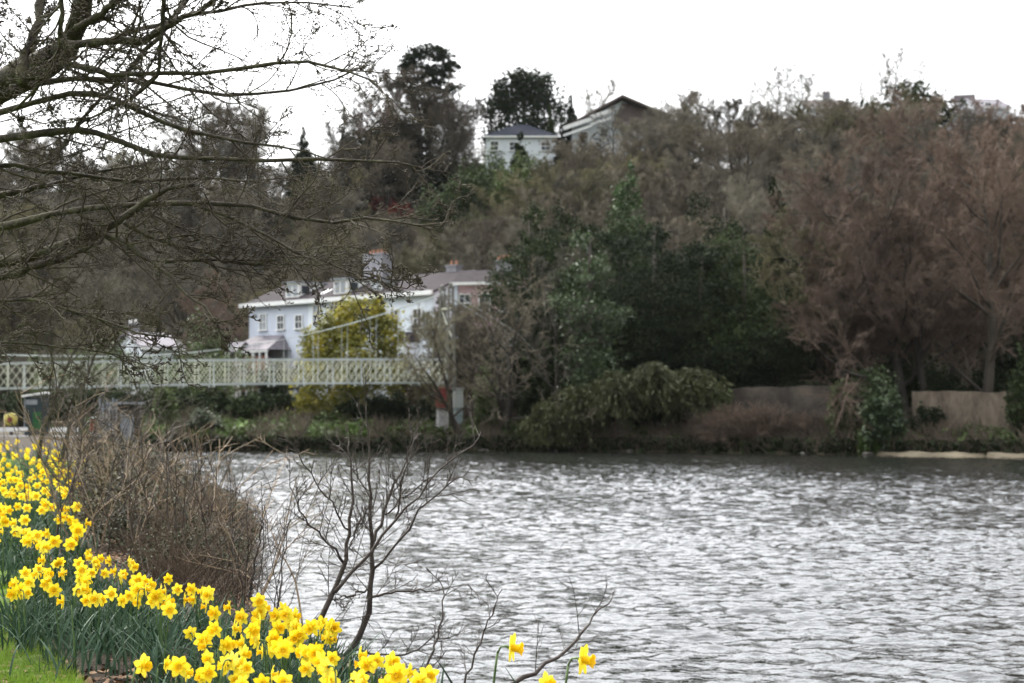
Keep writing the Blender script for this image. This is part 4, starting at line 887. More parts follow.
# ivy-clad trunks near the bank
def ivy_tree(seed, H, w, m, n, lean=0, top=.85, size=.2):
    rs = np.random.RandomState(seed); k = 12; bl = []
    for i in range(k):
        t = (i+.5)/k; rr = w*(.55+.45*math.sin(math.pi*min(1, t*1.2)))*(1 if t < top else .6)*(.75+.5*rs.rand())
        bl.append((lean*t*H*.2+rs.normal()*w*.25, rs.normal()*w*.2, H*t, rr, rr, H/k*.9))
    for i in range(5):
        t = rs.uniform(.35, .9); a_ = rs.uniform(0, 6.28); bl.append((math.cos(a_)*w*1.0, math.sin(a_)*w, H*t, w*.5, w*.5, H*.07))
    return ever_tree('ivy_clad_tree', seed, bl, n, size, m, H, .35, edge=.22, limbs=0, flat=.1, shell=.6)
for px, py, D, w, m, lab, seed in ((530, 208, 124, 2.5, 'ever_mid', 'dark ivy clad tree left of the pale ivy column', 41), (556, 214, 127, 2.6, 'ever_dark', 'dark ivy covered tree close behind the pale ivy column', 42),
        (590, 230, 116.6, 1.9, 'ivy', 'tall trunk wrapped in pale green ivy, brightest column on the far bank', 43), (620, 205, 133, 3.2, 'ever_mid', 'ivy covered tree under the bright conifer', 44),
        (655, 222, 124, 4.2, 'ever_dark', 'dark ivy mantled tree right of the pale ivy column', 45), (702, 248, 121, 3.8, 'ever_dark', 'dark evergreen above the drooping bush, toward the stone wall', 46),
        (745, 236, 122, 3.8, 'ever_mid', 'dark evergreen tree behind the left end of the stone wall', 47), (800, 262, 119, 3.6, 'ever_dark', 'dark evergreen tree behind the right end of the stone wall', 48), (725, 198, 132, 3.6, 'ever_dark', 'tall dark ivy tree further back above the stone wall', 49)):
    H = Hat(px, py, D); claim(ivy_tree(seed, H, w, M[m], int(5000+3600*w), size=.15), px, D, r=w*.8, label=lab)
# yellow-green flowering tree in front of the white house
D = 124; g0 = tz(at(350, 400, D).x, D)
def B(px, py, rx, rz_, dy=0, D=D): p = at(px, py, D); return (p.x-at(350, 400, D).x, dy, p.z-g0, rx/FPX*D, rx/FPX*D*.8, rz_/FPX*D)
o = ever_tree('yellow_flowering_tree', 51, [B(352, 318, 20, 20), B(336, 330, 17, 20, -.6), B(375, 318, 16, 20), B(318, 345, 17, 18, -.5), B(388, 338, 16, 20), B(350, 355, 24, 24, -.8), B(316, 372, 18, 22, -.8), B(312, 398, 14, 18, -.8), B(345, 392, 22, 20), B(380, 372, 20, 24), B(357, 302, 8, 10), B(378, 305, 8, 10)], 20000, .16, M['yellowgreen'], 8, .16, edge=.24, limbs=12)
claim(o, 350, D, r=4, label='bushy yellow green flowering tree in front of the white house behind the bridge')
# bare tree leaning in front of the pink house
o = make_tree(*bare_tree_meshes(61, 10, spread=.52, n1=12, n2=7, n3=5, n4=3, t0=.12, up=.06, twig=.014, wig=.18, stems=2, ang1=(30, 60)), M['bark_far'], M['twig_brown'])
D = 117.5; claim(o, 512, D, Hat(512, 262, D)/10, .6, 2, 'sparse bare tree on the bank in front of the pink house')
o = make_tree(*bare_tree_meshes(62, 8, spread=.45, n1=9, n2=6, n3=5, n4=3, t0=.2, up=.1, twig=.013, wig=.2, stems=2), M['bark_far'], M['twig_olive'])
D = 118; claim(o, 462, D, Hat(462, 300, D)/8, 1.2, 1.5, 'small twisted bare tree by the bridge tower')
# big reddish trees at the right
for i, (px, py, D, H0, sd_, kw, lab) in enumerate([(905, 150, 113, 16, 71, dict(spread=.44, n1=22, n2=11, n3=8, n4=8, t0=.10, up=.09, ang1=(35, 75)), 'huge reddish brown bare tree sweeping down above the ivy mound'),
        (985, 118, 112, 18, 72, dict(spread=.42, n1=22, n2=11, n3=8, n4=8, t0=.10, up=.10, ang1=(35, 75)), 'tallest reddish brown bare tree at the right edge above the buff wall')]):
    H = Hat(px, py, D); s = H/H0
    o = make_tree(*bare_tree_meshes(sd_, H0, twig=.017, **kw), M['bark_far'], M['twig_red']); claim(o, px, D, s, .4+i, 4, lab)
for px, py, D, k, rz, lab in ((862, 190, 117, 'e', .7, 'reddish bare tree at the left flank of the huge reddish tree'), (930, 215, 112.5, 'e', 5.1, 'lower reddish bare tree in front of the two biggest reddish trees'), (945, 175, 119, 'e', 2.1, 'reddish bare tree filling the gap between the two biggest reddish trees'), (1035, 150, 116, 'e', 3.3, 'reddish bare tree cut by the right edge of the picture'), (850, 235, 113.5, 'e', 4.3, 'low reddish bare tree leaning over the end pier')):
    H = Hat(px, py, D); claim(new_tree(k), px, D, H/FIRST[k][2], rz, 2.5, lab)
for px, py, D, k, rz, lab in ((815, 215, 117, 'd', 4.0, 'olive tinged bare tree behind the right end of the stone wall'), (560, 262, 117.5, 's', 2.0, 'small bare tree at the left foot of the pale ivy column'), (440, 296, 124, 'a', 2.0, 'brown bare tree between the bridge tower and the white house'), (612, 108, 236.5, 's', 5, 'thin bare tree in front of the white balconies')):
    H = Hat(px, py, D); claim(new_tree(k), px, D, H/FIRST[k][2], rz, 2.0, lab)
# skyline singles
for px, py, D, k, lab in ((782, 72, 258, 's', 'round headed pale bare tree standing above the skyline, left one of two'), (803, 76, 262, 's', 'round headed pale bare tree on the skyline, right one of two'), (900, 58, 258, 's', 'lone tall bare tree rising above the right hand skyline'), (605, 84, 262, 's', 'faint bare tree behind the brown roof'), (690, 92, 256, 'a', 'bare tree just right of the brown roofed house'),
        (215, 98, 232, 'c', 'broad dark bare tree on the skyline behind the overhanging branches'), (250, 104, 236, 'f', 'bare tree on the skyline right of the broad dark one'), (337, 112, 240, 'b', 'slim bare tree on the skyline left of the pine')):
    H = Hat(px, py, D); claim(new_tree(k), px, D, H/FIRST[k][2], px*.1, 2.5, lab)
D = 150; claim(new_tree('e'), 217, 157, Hat(217, 288, 157)/12, 0, 2.5, 'pinkish bare tree left of the blue house')
D = 254; o = ever_tree('evergreen_tree', 25, [(0,0,5,5,4,2.4), (-3.5,0,4,3,3,2), (3,0,4.4,3,3,2)], 2600, .3, M['ever_dark'], 6, .2); claim(o, 903, D, Hat(903, 84, D)/7.4, r=4, label='low dark evergreen under the lone tall skyline tree')
print('specials', len(bpy.data.objects))

# ---- hill wood
cnt = 0; rs = np.random.RandomState(77)
cand = []
for y in np.arange(119, 300, 1.0):
    for _ in range(6): cand.append((rs.uniform(-.345, .345)*y, y+rs.rand()))
order = rs.permutation(len(cand))
for i in order:
    x, y = cand[i]
    if cnt >= 290: break
    az = x/y*FPX+512
    if far_d(x, y) < 6.5: continue
    if y > 272: continue
    if y < 132 and az < 470: continue
    if 505 < az < 835 and y < 137: continue
    r = 3.9+.008*(y-110)
    h = rs.uniform(8.5, 12.5)
    if y > 240: h = rs.uniform(4.5, 7.5)
    if az < 470 and y < 160: h = rs.uniform(4, 6.5)
    if blocked(x, y, h, 3.2): 
        h *= .45
        if blocked(x, y, h, 2.4): continue
    if not free(x, y, r): continue
    keys = 'aabbbccddf' if az < 800 else 'aabceeeedf'
    if 600 < az < 830 and y < 175: keys = 'bbffddbc'
    k = keys[rs.randint(len(keys))]
    o = new_tree(k); s = h/FIRST[k][2]
    place(o, x, y, s*(1.1+.3*rs.rand()), rs.rand()*6.28, .15, s); placed.append((x, y, r)); tag(o, WOOD[k][0], 'tree', WOOD[k][1]); cnt += 1
print('wood', cnt)
# understorey of evergreens dotted through the wood
protoE = []
for sd_, m in ((81, 'ever_dark'), (82, 'ever_mid'), (83, 'hedge')):
    protoE.append(ever_tree('evergreen_bush', sd_, [(0,0,1.6,1.6,1.6,1.5), (1.2,.3,1.2,1.2,1.2,1.1), (-1.1,-.3,1.3,1.3,1.2,1.1), (.3,0,2.5,1.1,1.0,.9)], 2600, .19, M[m], 3, .1, edge=.24))
used = [False]*3; ne = 0
EL = [('dark evergreen bush among the bare trees of the slope', 'dark evergreen bushes under the hillside wood'), ('mid green bush among the bare trees of the slope', 'mid green bushes under the hillside wood'), ('light green bush among the bare trees of the slope', 'light green bushes under the hillside wood')]
for _ in range(4000):
    y = rs.uniform(120, 262); x = rs.uniform(-.33, .33)*y; az = x/y*FPX+512
    if ne >= 95: break
    if far_d(x, y) < 6 or (az < 480 and y < 158): continue
    dark = az > 560 and y < 160
    if not dark and rs.rand() > .55: continue
    j = (0 if rs.rand() < .7 else 1) if dark else rs.choice([0, 1, 2], p=[.4, .35, .25])
    s = rs.uniform(1.3, 2.4) if dark else rs.uniform(.8, 1.6)
    if blocked(x, y, 3.4*s, 2*s): continue
    if used[j]: o = copy_tree(protoE[j])
    else: o = protoE[j]; used[j] = True
    place(o, x, y, s, rs.rand()*6.28, .2, s*rs.uniform(.8, 1.3)); tag(o, EL[j][0], 'bush', EL[j][1]); ne += 1
# undergrowth on the slope: too dense to count
def undergrowth():
    rs = np.random.RandomState(9); n = 60000
    y = 122+rs.rand(n)**1.3*146; x = rs.uniform(-.36, .36, n)*y; ok = far_d(x, y) > 1.5; x, y = x[ok], y[ok]
    z = terrain(x, y); P = np.stack([x, y, z], 1); d = rs.normal(size=P.shape)*.45; d[:, 2] = 1
    h = (.5+1.3*rs.rand(len(P)))*np.where(y < 125, .7, 1.0); az = x/y*FPX+512; h = np.where((az < 470) & (y < 150), h*.3, h)
    o = link('undergrowth', mesh_np('undergrowth', *sticks(P, P+d*h[:, None], np.full(len(P), .03), np.full(len(P), .01))), M['brackens'])
    tag(o, 'tangle of low dead stems and brambles covering the wooded slope', kind='stuff')
undergrowth()
#@@PART3
# ------------------------------------------------------------------ far bank plants
def gb(seed, w, h, k=5):
    rs = np.random.RandomState(seed); bl = [(0, 0, h*.5, w*.6, w*.5, h*.5)]
    for i in range(k): bl.append((rs.uniform(-.6, .6)*w, rs.uniform(-.3, .3)*w, h*rs.uniform(.3, .65), w*.4, w*.35, h*rs.uniform(.28, .4)))
    return bl
def pb(name, seed, px, D, wpx, pyt, n, size, m, label, cat='bush', flat=.3, down=None, k=5, aspect=1.5, edge=.2, dz=0):
    p = at(px, pyt, D); g = tz(p.x, D); h = max(.4, p.z-g+dz); w = wpx/2/FPX*D
    return bush(name, seed, gb(seed, w, h, k), n, size, M[m], label, cat, p.x, D, flat=flat, down=down, aspect=aspect, edge=edge)
def depth_for(px, pyt, h):
    return min(np.arange(150, 258, .5), key=lambda D: abs(at(px, pyt, D).z-tz(at(px, pyt, D).x, D)-h))
pb('round_bush', 101, 206, 118.5, 44, 408, 2600, .13, 'greygreen', 'rounded grey green bush at the far waterline under the bridge')
pb('hedge_block', 102, 166, 121, 34, 386, 2600, .14, 'hedge', 'tall clipped olive green bush hanging below the bridge deck, left')
pb('bush', 103, 250, 123, 60, 394, 3200, .16, 'ever_mid', 'dark green bush under the bridge between the round bush and the yellow tree')
pb('bush', 104, 395, 122, 60, 392, 2600, .15, 'ever_dark', 'dark bush under the right end of the bridge')
pb('bush', 105, 488, 118.5, 40, 372, 2600, .15, 'yellowgreen' if 0 else 'hedge', 'yellowish green climbing bush beside the bridge tower, right')
pb('bush', 106, 518, 117, 34, 418, 1500, .13, 'hedge', 'low bright green shrub at the waterline right of the bridge')
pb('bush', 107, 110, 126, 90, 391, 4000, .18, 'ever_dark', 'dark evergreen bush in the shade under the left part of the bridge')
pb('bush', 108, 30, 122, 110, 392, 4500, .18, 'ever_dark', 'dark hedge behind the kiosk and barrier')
pb('bush', 109, 200, 146, 90, 322, 3600, .2, 'hedge', 'green hedge bush between the cottage and the blue house')
pb('bush', 110, 110, 150, 90, 340, 3000, .2, 'hedge', 'green bush left of the cottage')
pb('bush', 111, 40, 150, 110, 335, 3000, .2, 'ever_mid', 'wide dark green bush behind the left end of the bridge')
pb('bush', 112, 440, 133, 40, 350, 2000, .18, 'twig_brown', 'brown twiggy bush between the white and pink houses', aspect=4)
pb('hedge', 113, 470, depth_for(470, 162, 2.6), 62, 162, 3000, .26, 'hedge', 'long bright green hedge on the slope left of the bungalow')
pb('hedge', 114, 435, depth_for(435, 178, 2.6), 50, 178, 2600, .26, 'hedge', 'rough green hedge below the long bright one')
pb('red_shrub', 115, 385, depth_for(385, 196, 2.4), 34, 196, 1500, .22, 'redshrub', 'red leaved shrub on the slope, left of the pair')
pb('red_shrub', 116, 404, depth_for(404, 203, 2.2), 30, 203, 1300, .22, 'redshrub', 'red leaved shrub on the slope, right of the pair')
pb('topiary', 117, 444, depth_for(444, 192, 2.2), 16, 192, 900, .22, 'greygreen', 'rounded pale grey green bush right of the red shrubs')
pb('bush', 118, 422, depth_for(422, 208, 2.8), 44, 208, 1800, .26, 'hedge', 'olive green mound below the pale rounded bush')
pb('bush', 119, 640, depth_for(640, 196, 3.0), 40, 196, 1800, .24, 'hedge', 'light green bush at the foot of the bright conifer')
pb('bush', 133, 95, 133, 130, 350, 4500, .18, 'hedge', 'long green hedge like bush below the cottage roof, behind the bridge')
pb('bush', 134, 185, 136, 110, 349, 4500, .18, 'hedge', 'green bush right of the cottage roof, behind the bridge')
pb('bush', 135, 408, 128, 50, 352, 3000, .18, 'twig_brown', 'brown twiggy bush behind the right end of the bridge lattice', aspect=4)
pb('bush', 136, 460, 124, 46, 346, 3000, .18, 'twig_brown', 'brown twiggy bush in front of the pink house, left', aspect=4)
pb('bush', 137, 500, 123, 50, 350, 3400, .18, 'ever_mid', 'dark green bush in front of the pink house, right')
pb('bush', 138, 260, 134, 60, 362, 3000, .18, 'ever_mid', 'dark bush below the porch of the blue house')
pb('bush', 139, 520, 226, 70, 152, 3000, .28, 'hedge', 'low green hedge in front of the bungalow wall')
pb('bush', 140, 600, 230, 90, 142, 3500, .28, 'twig_grey', 'grey twiggy bush below the villa balconies', aspect=4)
pb('bush', 141, 660, 231, 40, 132, 3500, .28, 'twig_brown', 'brown twiggy bush hiding the right side of the villa', aspect=4)
def long_hedge(px0, px1, D, pyt, label, m='hedge', seed=170):
    rs = np.random.RandomState(seed); a_ = at(px0, pyt, D); b_ = at(px1, pyt, D); n = int((b_.x-a_.x)/1.3)+1; bl = []; g = tz((a_.x+b_.x)/2, D); h = a_.z-g
    for i in range(n):
        x = a_.x-(a_.x+b_.x)/2+(b_.x-a_.x)*i/(n-1); bl.append((x, rs.normal()*.15, h*.35, 1.2, .9, h*.4)); bl.append((x, rs.normal()*.15, h*.72, 1.1, .9, h*.27*rs.uniform(.85, 1.1)))
    bush('hedge', seed, bl, int(700*n), .15, M[m], label, 'hedge', (a_.x+b_.x)/2, D, edge=.15)
long_hedge(40, 240, 128, 351, 'long hedge standing just above the bridge parapet, below the cottage roof')
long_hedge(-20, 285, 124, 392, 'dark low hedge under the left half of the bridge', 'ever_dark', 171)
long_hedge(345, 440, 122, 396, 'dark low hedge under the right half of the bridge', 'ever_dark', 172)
pb('ivy_tuft', 181, 924, 107.9, 40, 400, 1300, .13, 'ever_mid', 'ivy tuft spilling over the left end of the buff wall')
pb('bush', 182, 975, 106.3, 46, 424, 1500, .13, 'hedge', 'low green weeds at the foot of the buff wall')
pb('bush', 183, 870, 107.0, 30, 418, 1400, .13, 'bankgreen', 'bright green fern clump at the waterline below the end pier')
pb('bush', 184, 790, 112.2, 40, 425, 1300, .13, 'hedge', 'green weeds at the waterline below the stone wall')
pb('hedge', 193, 470, 229, 66, 166, 3000, .26, 'hedge', 'broad light green hedge on the open slope below the bungalow hedge')
pb('hedge', 194, 432, 225, 50, 181, 2400, .26, 'hedge', 'light green hedge on the slope just right of the red shrubs')
pb('hedge', 190, 492, 231, 44, 149, 2200, .26, 'hedge', 'green hedge at the left corner of the bungalow')
pb('bush', 191, 540, 231, 50, 150, 2400, .26, 'hedge', 'olive bush under the right hand window of the bungalow')
pb('bush', 192, 470, 238, 40, 160, 2000, .26, 'ever_mid', 'dark green bush on the slope between the pine and the bungalow')
# the drooping olive bush
def droop_bush():
    rs = np.random.RandomState(120); D = 114.5; segsP = []; leafP = []; leafD = []
    for j, (px, py, w) in enumerate(((575, 388, 1.7), (612, 372, 2.2), (655, 362, 2.6), (690, 368, 2.0), (545, 402, 1.2))):
        p = at(px, py, D); g = tz(p.x, D)
        for i in range(150):
            a_ = rs.uniform(0, 6.28); r_ = w*rs.rand()**.5; top = V((p.x+rs.normal()*.3, D+rs.normal()*.5, p.z-rs.rand()*1.2))
            end = V((top.x+math.cos(a_)*r_*1.4, top.y+math.sin(a_)*r_, max(.35, top.z-rs.uniform(1.0, 3.0))))
            mid = (top+end)/2+V((0, 0, .55)); prev = None
            for t in np.linspace(0, 1, 7):
                q = top*(1-t)**2+mid*2*t*(1-t)+end*t*t
                if prev is not None:
                    segsP.append((prev, q)); d = (q-prev)
                    for _ in range(4): leafP.append(tuple(prev+d*rs.rand()+V(rs.normal(size=3)*.09))); leafD.append(tuple(d.normalized()*2+V((0,0,-1.2))))
                prev = q
    o_ = V((at(630, 400, D).x, D, 0)); off = np.array(o_)
    st = sticks(np.array([s[0] for s in segsP])-off, np.array([s[1] for s in segsP])-off, np.full(len(segsP), .018), np.full(len(segsP), .014))
    lf = cards(np.array(leafP)-off, .12, rs, 2.6, .2, np.array(leafD))
    o = link('weeping_bush', mesh_np('weeping_bush', *merge(st, lf)), M['olive_droop']); o.location = o_
    tag(o, 'wide olive green bush drooping in tiers over the far waterline', 'bush')
droop_bush()
pb('bush', 121, 592, 116.5, 60, 392, 3000, .15, 'ever_dark', 'dark undergrowth bush beneath the pale ivy column')
pb('bush', 122, 665, 117, 90, 380, 4200, .16, 'ever_dark', 'dark leafy bush behind the weeping bush')
pb('ivy_mound', 123, 882, 107.3, 66, 392, 6500, .17, 'ivy', 'bright leaved ivy mound between the end pier and the buff wall', down=None)
pb('ivy_mound', 124, 880, 109.8, 60, 362, 4200, .17, 'ivy', 'ivy climbing the low trunks behind the bright ivy mound')
pb('bush', 125, 1030, 104.5, 62, 358, 5200, .17, 'ever_mid', 'leafy green bush at the right edge over the buff wall')
pb('bush', 126, 842, 109.6, 44, 380, 2400, .14, 'hedge', 'yellow green ivy tuft on top of the end pier')
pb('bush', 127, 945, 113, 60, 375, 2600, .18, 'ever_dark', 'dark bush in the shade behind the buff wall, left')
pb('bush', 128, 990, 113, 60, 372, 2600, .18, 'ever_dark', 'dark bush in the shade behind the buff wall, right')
pb('bush', 129, 715, 114.5, 36, 378, 1500, .14, 'hedge', 'green bush at the left end of the stone wall')
pb('bush', 130, 540, 119, 44, 380, 2600, .17, 'ever_dark', 'dark bush at the foot of the dark ivy clad trees')
pb('bush', 131, 800, 116.5, 70, 372, 3500, .18, 'ever_dark', 'dark bush behind the stone wall, right part')
pb('bush', 132, 750, 118.5, 70, 368, 3500, .18, 'ever_dark', 'dark bush behind the stone wall, left part')
# reddish brown brambles on the wall: individuals
def bramble_meshes(seed, H, n=46, spread=.55, side=5, twig=.006, seg=5, up=-.02, r=.009):
    rs = np.random.RandomState(seed); p = np.zeros((n, 3)); p[:, :2] = rs.normal(size=(n, 2))*.22*H*.5; p[:, 2] = -.08
    d = np.zeros((n, 3)); d[:, 2] = 1; d[:, :2] = rs.normal(size=(n, 2))*spread; d /= np.linalg.norm(d, axis=1, keepdims=True)
    P0, L0, R0 = walk(rs, p, d, H*(.55+.5*rs.rand(n)), np.full(n, r)*(.7+.6*rs.rand(n)), seg+2, .10, up)
    P1, L1, R1 = spawn(rs, P0, None, L0, R0, side, .25, .45, (20, 55), 4, .12, .02, .6)
    P2, L2, R2 = spawn(rs, P1, None, L1, R1, 3, .15, .5, (20, 50), 3, .12, .0, .7)
    return merge(poly_sticks(P0, R0, .35, 4), poly_sticks(P1, np.maximum(R1, twig*.8), .5, 3), poly_sticks(P2, np.maximum(R2, twig*.55), .6, 3))
for i in range(11):
    px = 706+i*12.5; D = 114.2-(px-700)*.02+rs.uniform(-1.3, -.2); p = at(px, 400, D)
    o = link('bramble_bush', mesh_np('bramble_bush', *bramble_meshes(140+i, 2.5 if i < 6 else 1.8, 120, .8, 6, .020, r=.022)), M['twig_red'] if i % 3 else M['brackens']); o.location = (p.x, D, tz(p.x, D))
    o['p'] = 0; del o['p']; tag(o, 'reddish bramble bush growing against the old stone wall', 'bramble', 'bramble bushes along the old stone wall')
def bank_fringe():
    rs = np.random.RandomState(150); n = 26000; x = rs.uniform(-34, 46, n); yf = np.interp(x, FB_X, FB_Y); y = yf+rs.rand(n)**1.4*9-.1
    az = x/y*FPX+512; z = terrain(x, y)+rs.rand(n)*.35; P = np.stack([x, y, z], 1)
    gm = ((np.sin(x*.9)+np.sin(x*2.3+1)+rs.normal(size=n)*.9 > np.where(az < 480, -.9, .6)) & (z > .5))
    d = rs.normal(size=P.shape)*.5; d[:, 2] = 1
    st = sticks(P[~gm], P[~gm]+d[~gm]*rs.uniform(.3, 1.0, (int((~gm).sum()), 1)), np.full(int((~gm).sum()), .03), np.full(int((~gm).sum()), .012))
    o = link('dead_reeds', mesh_np('dead_reeds', *st), M['brackens']); tag(o, 'brown dead weeds along the far waterline', kind='stuff')
    o = link('bank_weeds', mesh_np('bank_weeds', *cards(np.concatenate([P[gm], P[gm]+[0.1, .1, .2]]), .2, rs, 1.8, .5)), M['bankgreen']); tag(o, 'green weeds and grass on the far bank', kind='stuff')
    # dark hanging roots just above the water
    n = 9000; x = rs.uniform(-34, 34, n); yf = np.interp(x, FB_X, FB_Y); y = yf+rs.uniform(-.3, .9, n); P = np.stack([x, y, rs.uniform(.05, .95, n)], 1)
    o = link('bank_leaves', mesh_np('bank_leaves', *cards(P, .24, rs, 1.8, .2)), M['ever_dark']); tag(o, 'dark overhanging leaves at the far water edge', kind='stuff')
bank_fringe()
# rocks along the far edge
rp = None
for i in range(14):
    px = rnd.uniform(480, 1000); D = 0; p = at(px, 440, 110); yy = float(np.interp(p.x, FB_X, FB_Y)); x = (px-512)/FPX*yy
    if rp is None:
        import bmesh
        bm = bmesh.new(); bmesh.ops.create_icosphere(bm, subdivisions=3, radius=1)
        for v in bm.verts: v.co *= 1+.35*mnoise.noise(v.co*1.3)+.1*mnoise.noise(v.co*4); v.co.z *= .6
        me = bpy.data.meshes.new('rock'); bm.to_mesh(me); bm.free(); rp = link('rock', me, M['rock']); o = rp
    else: o = rp.copy(); C.objects.link(o)
    s = rnd.uniform(.10, .24); o.scale = (s*1.5, s, s); o.location = (x, yy+rnd.uniform(-.5, .6), s*.25+.02); o.rotation_euler = (0, 0, rnd.uniform(0, 6)); tag(o, 'small grey rock at the far water edge', 'rock', 'small rocks along the far water edge')

# ------------------------------------------------------------------ near bank: slim trees
for px, D, k, ty, lab in ((39, 37, 'b', 255, 'slim bare young tree left of the kiosk trunk pair'), (57, 34, 'd', 240, 'bare young tree with thicker dark trunk right of the slim one')):
    t, c = bare_tree_meshes(160+px, 8, spread=.55, n1=11, n2=7, n3=6, n4=4, t0=.30, up=.05, twig=.006, r=.0125, wig=.16, stems=1)
    o = make_tree(t, c, M['bark_near'], M['twig_near']); p = at(px, 400, D); H = at(px, ty, D).z-tz(p.x, D)
    place(o, p.x, D, H/8, px, .1); tag(o, lab, 'tree')

# ------------------------------------------------------------------ near bank brush
PR = []
for i in range(6):
    v, q = bramble_meshes(200+i, 1.0, 34 if i < 3 else 22, .42 if i < 3 else .30, 5, .0042, 5, -.01, .0055); PR.append(mesh_np('bare_shrub', v, q))
for m in PR: m.materials.append(M['bramble'])
PL = []
for i in range(3):
    rs_ = np.random.RandomState(220+i); P = blob_points(rs_, [(0,0,.38,.55,.5,.36), (.4,.1,.3,.4,.35,.3), (-.4,-.1,.32,.4,.35,.3)], 4200, .5, .2); P = P[P[:, 2] > .02]
    v, q = cards(P, .026, rs_, 1.7, .3); v2, q2 = bramble_meshes(230+i, .75, 26, .7, 5, .004, 4, -.03, .005)
    PL.append(mesh_np('leafy_bramble', *merge((v, q), (v2, q2)))); PL[-1].materials.append(M['brushleaf'])
rs = np.random.RandomState(300); nb = 0
SHL = [('bare reddish brown shrub of thin stems on the slope between daffodils and water', 'bare shrubs on the river slope')]
for _ in range(900):
    if nb >= 66: break
    D = 11.5+rs.rand()**1.2*48; dn = rs.uniform(.1, 3.6 if D < 30 else 7.5); x = float(np.interp(D, NB_Y, NB_X))-dn
    px = x/D*FPX+512
    lim = 60+900/D
    if px < lim+20 or px > 226: continue
    if D < 13: continue
    zt = tz(x, D); H = rs.uniform(.8, 1.35)*(1.0 if dn > 1 else .8)
    ty = 452+max(0, px-130)*.42+rs.uniform(-14, 30); H = min(2.0, max(.35, (at(px, ty, D).z-zt)/1.25))
    me = PR[rs.randint(6)]; o = bpy.data.objects.new('bare_shrub', me); C.objects.link(o); o.location = (x, D, zt); o.rotation_euler = (rs.normal()*.06, rs.normal()*.06, rs.rand()*6.28); o.scale = (H*.95, H*.95, H*1.2)
    tag(o, SHL[0][0], 'shrub', SHL[0][1]); nb += 1
nl = 0
for _ in range(900):
    if nl >= 95: break
    D = 14+rs.rand()*30; dn = rs.uniform(-.5, 3.2); x = float(np.interp(D, NB_Y, NB_X))-dn; px = x/D*FPX+512
    if px < 105 or px > 212+rs.rand()*22: continue
    s = rs.uniform(.6, .95)*(1 if D < 24 else 1.35)
    o = bpy.data.objects.new('leafy_bramble', PL[rs.randint(3)]); C.objects.link(o); o.location = (x, D, max(0, tz(x, D))-.02); o.rotation_euler = (0, 0, rs.rand()*6.28); o.scale = (s, s, s*rs.uniform(.8, 1.2))
    tag(o, 'dark green leafy bramble clump low on the near river slope', 'bramble', 'leafy bramble clumps on the near slope'); nl += 1
# dense dead stems low down: uncountable
def litter_stems():
    rs = np.random.RandomState(310); n = 42000; D = 8+rs.rand(n)**1.2*50; dn = rs.uniform(-.3, 4.5, n); x = np.interp(D, NB_Y, NB_X)-dn; px = x/D*FPX+512
    ok = (px > 75+900/D) & (px < 240) & (D > 12.5); x, D = x[ok], D[ok]; z = np.maximum(terrain(x, D), 0); P = np.stack([x, D, z], 1); d = rs.normal(size=P.shape)*.75; d[:, 2] = np.abs(d[:, 2])+.35
    L_ = rs.uniform(.12, .5, (len(P), 1))
    o = link('dead_undergrowth', mesh_np('dead_undergrowth', *sticks(P, P+d*L_, np.full(len(P), .004), np.full(len(P), .002))), M['bramble']); tag(o, 'dense tangle of dead stems covering the near slope', kind='stuff')
    n = 16000; D = 6+rs.rand(n)*14; x = np.interp(D, NB_Y, NB_X)-rs.uniform(1.6, 6, n); z = terrain(x, D)+.015
    o = link('leaf_litter', mesh_np('leaf_litter', *cards(np.stack([x, D, z], 1), .04, rs, 1.5, 1.2)), M['litter']); tag(o, 'brown dead leaves on the bank', kind='stuff')
litter_stems()
# tall thin whips standing in front of the brush
WH = []
for i in range(4):
    v, q = bramble_meshes(240+i, 1.0, 5, .16, 4, .0035, 7, .02, .0048); me = mesh_np('whip_shrub', v, q); me.materials.append(M['dead_stem' if i % 2 else 'sapling']); WH.append(me)
for i, (px, D, H) in enumerate([(78, 17, 1.9), (105, 16, 2.0), (130, 15.5, 1.8), (150, 17, 1.9), (178, 15, 1.5), (205, 15, 1.5), (232, 13.5, 1.5), (252, 13, 1.5), (262, 12.4, 1.2), (88, 22, 1.8), (120, 21, 2.2), (165, 22, 2.1), (95, 25, 2.2), (215, 21, 2.0), (245, 17, 1.5), (190, 18, 1.9), (70, 26, 2.4), (85, 30, 2.5), (112, 28, 2.5), (140, 27, 2.3), (155, 32, 2.4), (172, 29, 2.1), (198, 24, 2.0), (222, 27, 1.9), (238, 30, 1.8), (138, 19, 1.9), (98, 20, 2.1), (66, 23, 2.2), (210, 17, 1.5), (226, 19, 1.6), (182, 25, 2.1), (125, 24, 2.2)]):
    p = at(px, 500, D); o = bpy.data.objects.new('whip_shrub', WH[i % 4]); C.objects.link(o); o.location = (p.x, D, tz(p.x, D)-.02); o.scale = (H*1.15, H*1.15, H); o.rotation_euler = (.12*math.sin(i*2.1), .12*math.cos(i*1.7), i*1.3)
    tag(o, 'thin upright bare whips taller than the shrubs around them', 'shrub', 'thin upright whips above the shrubs')

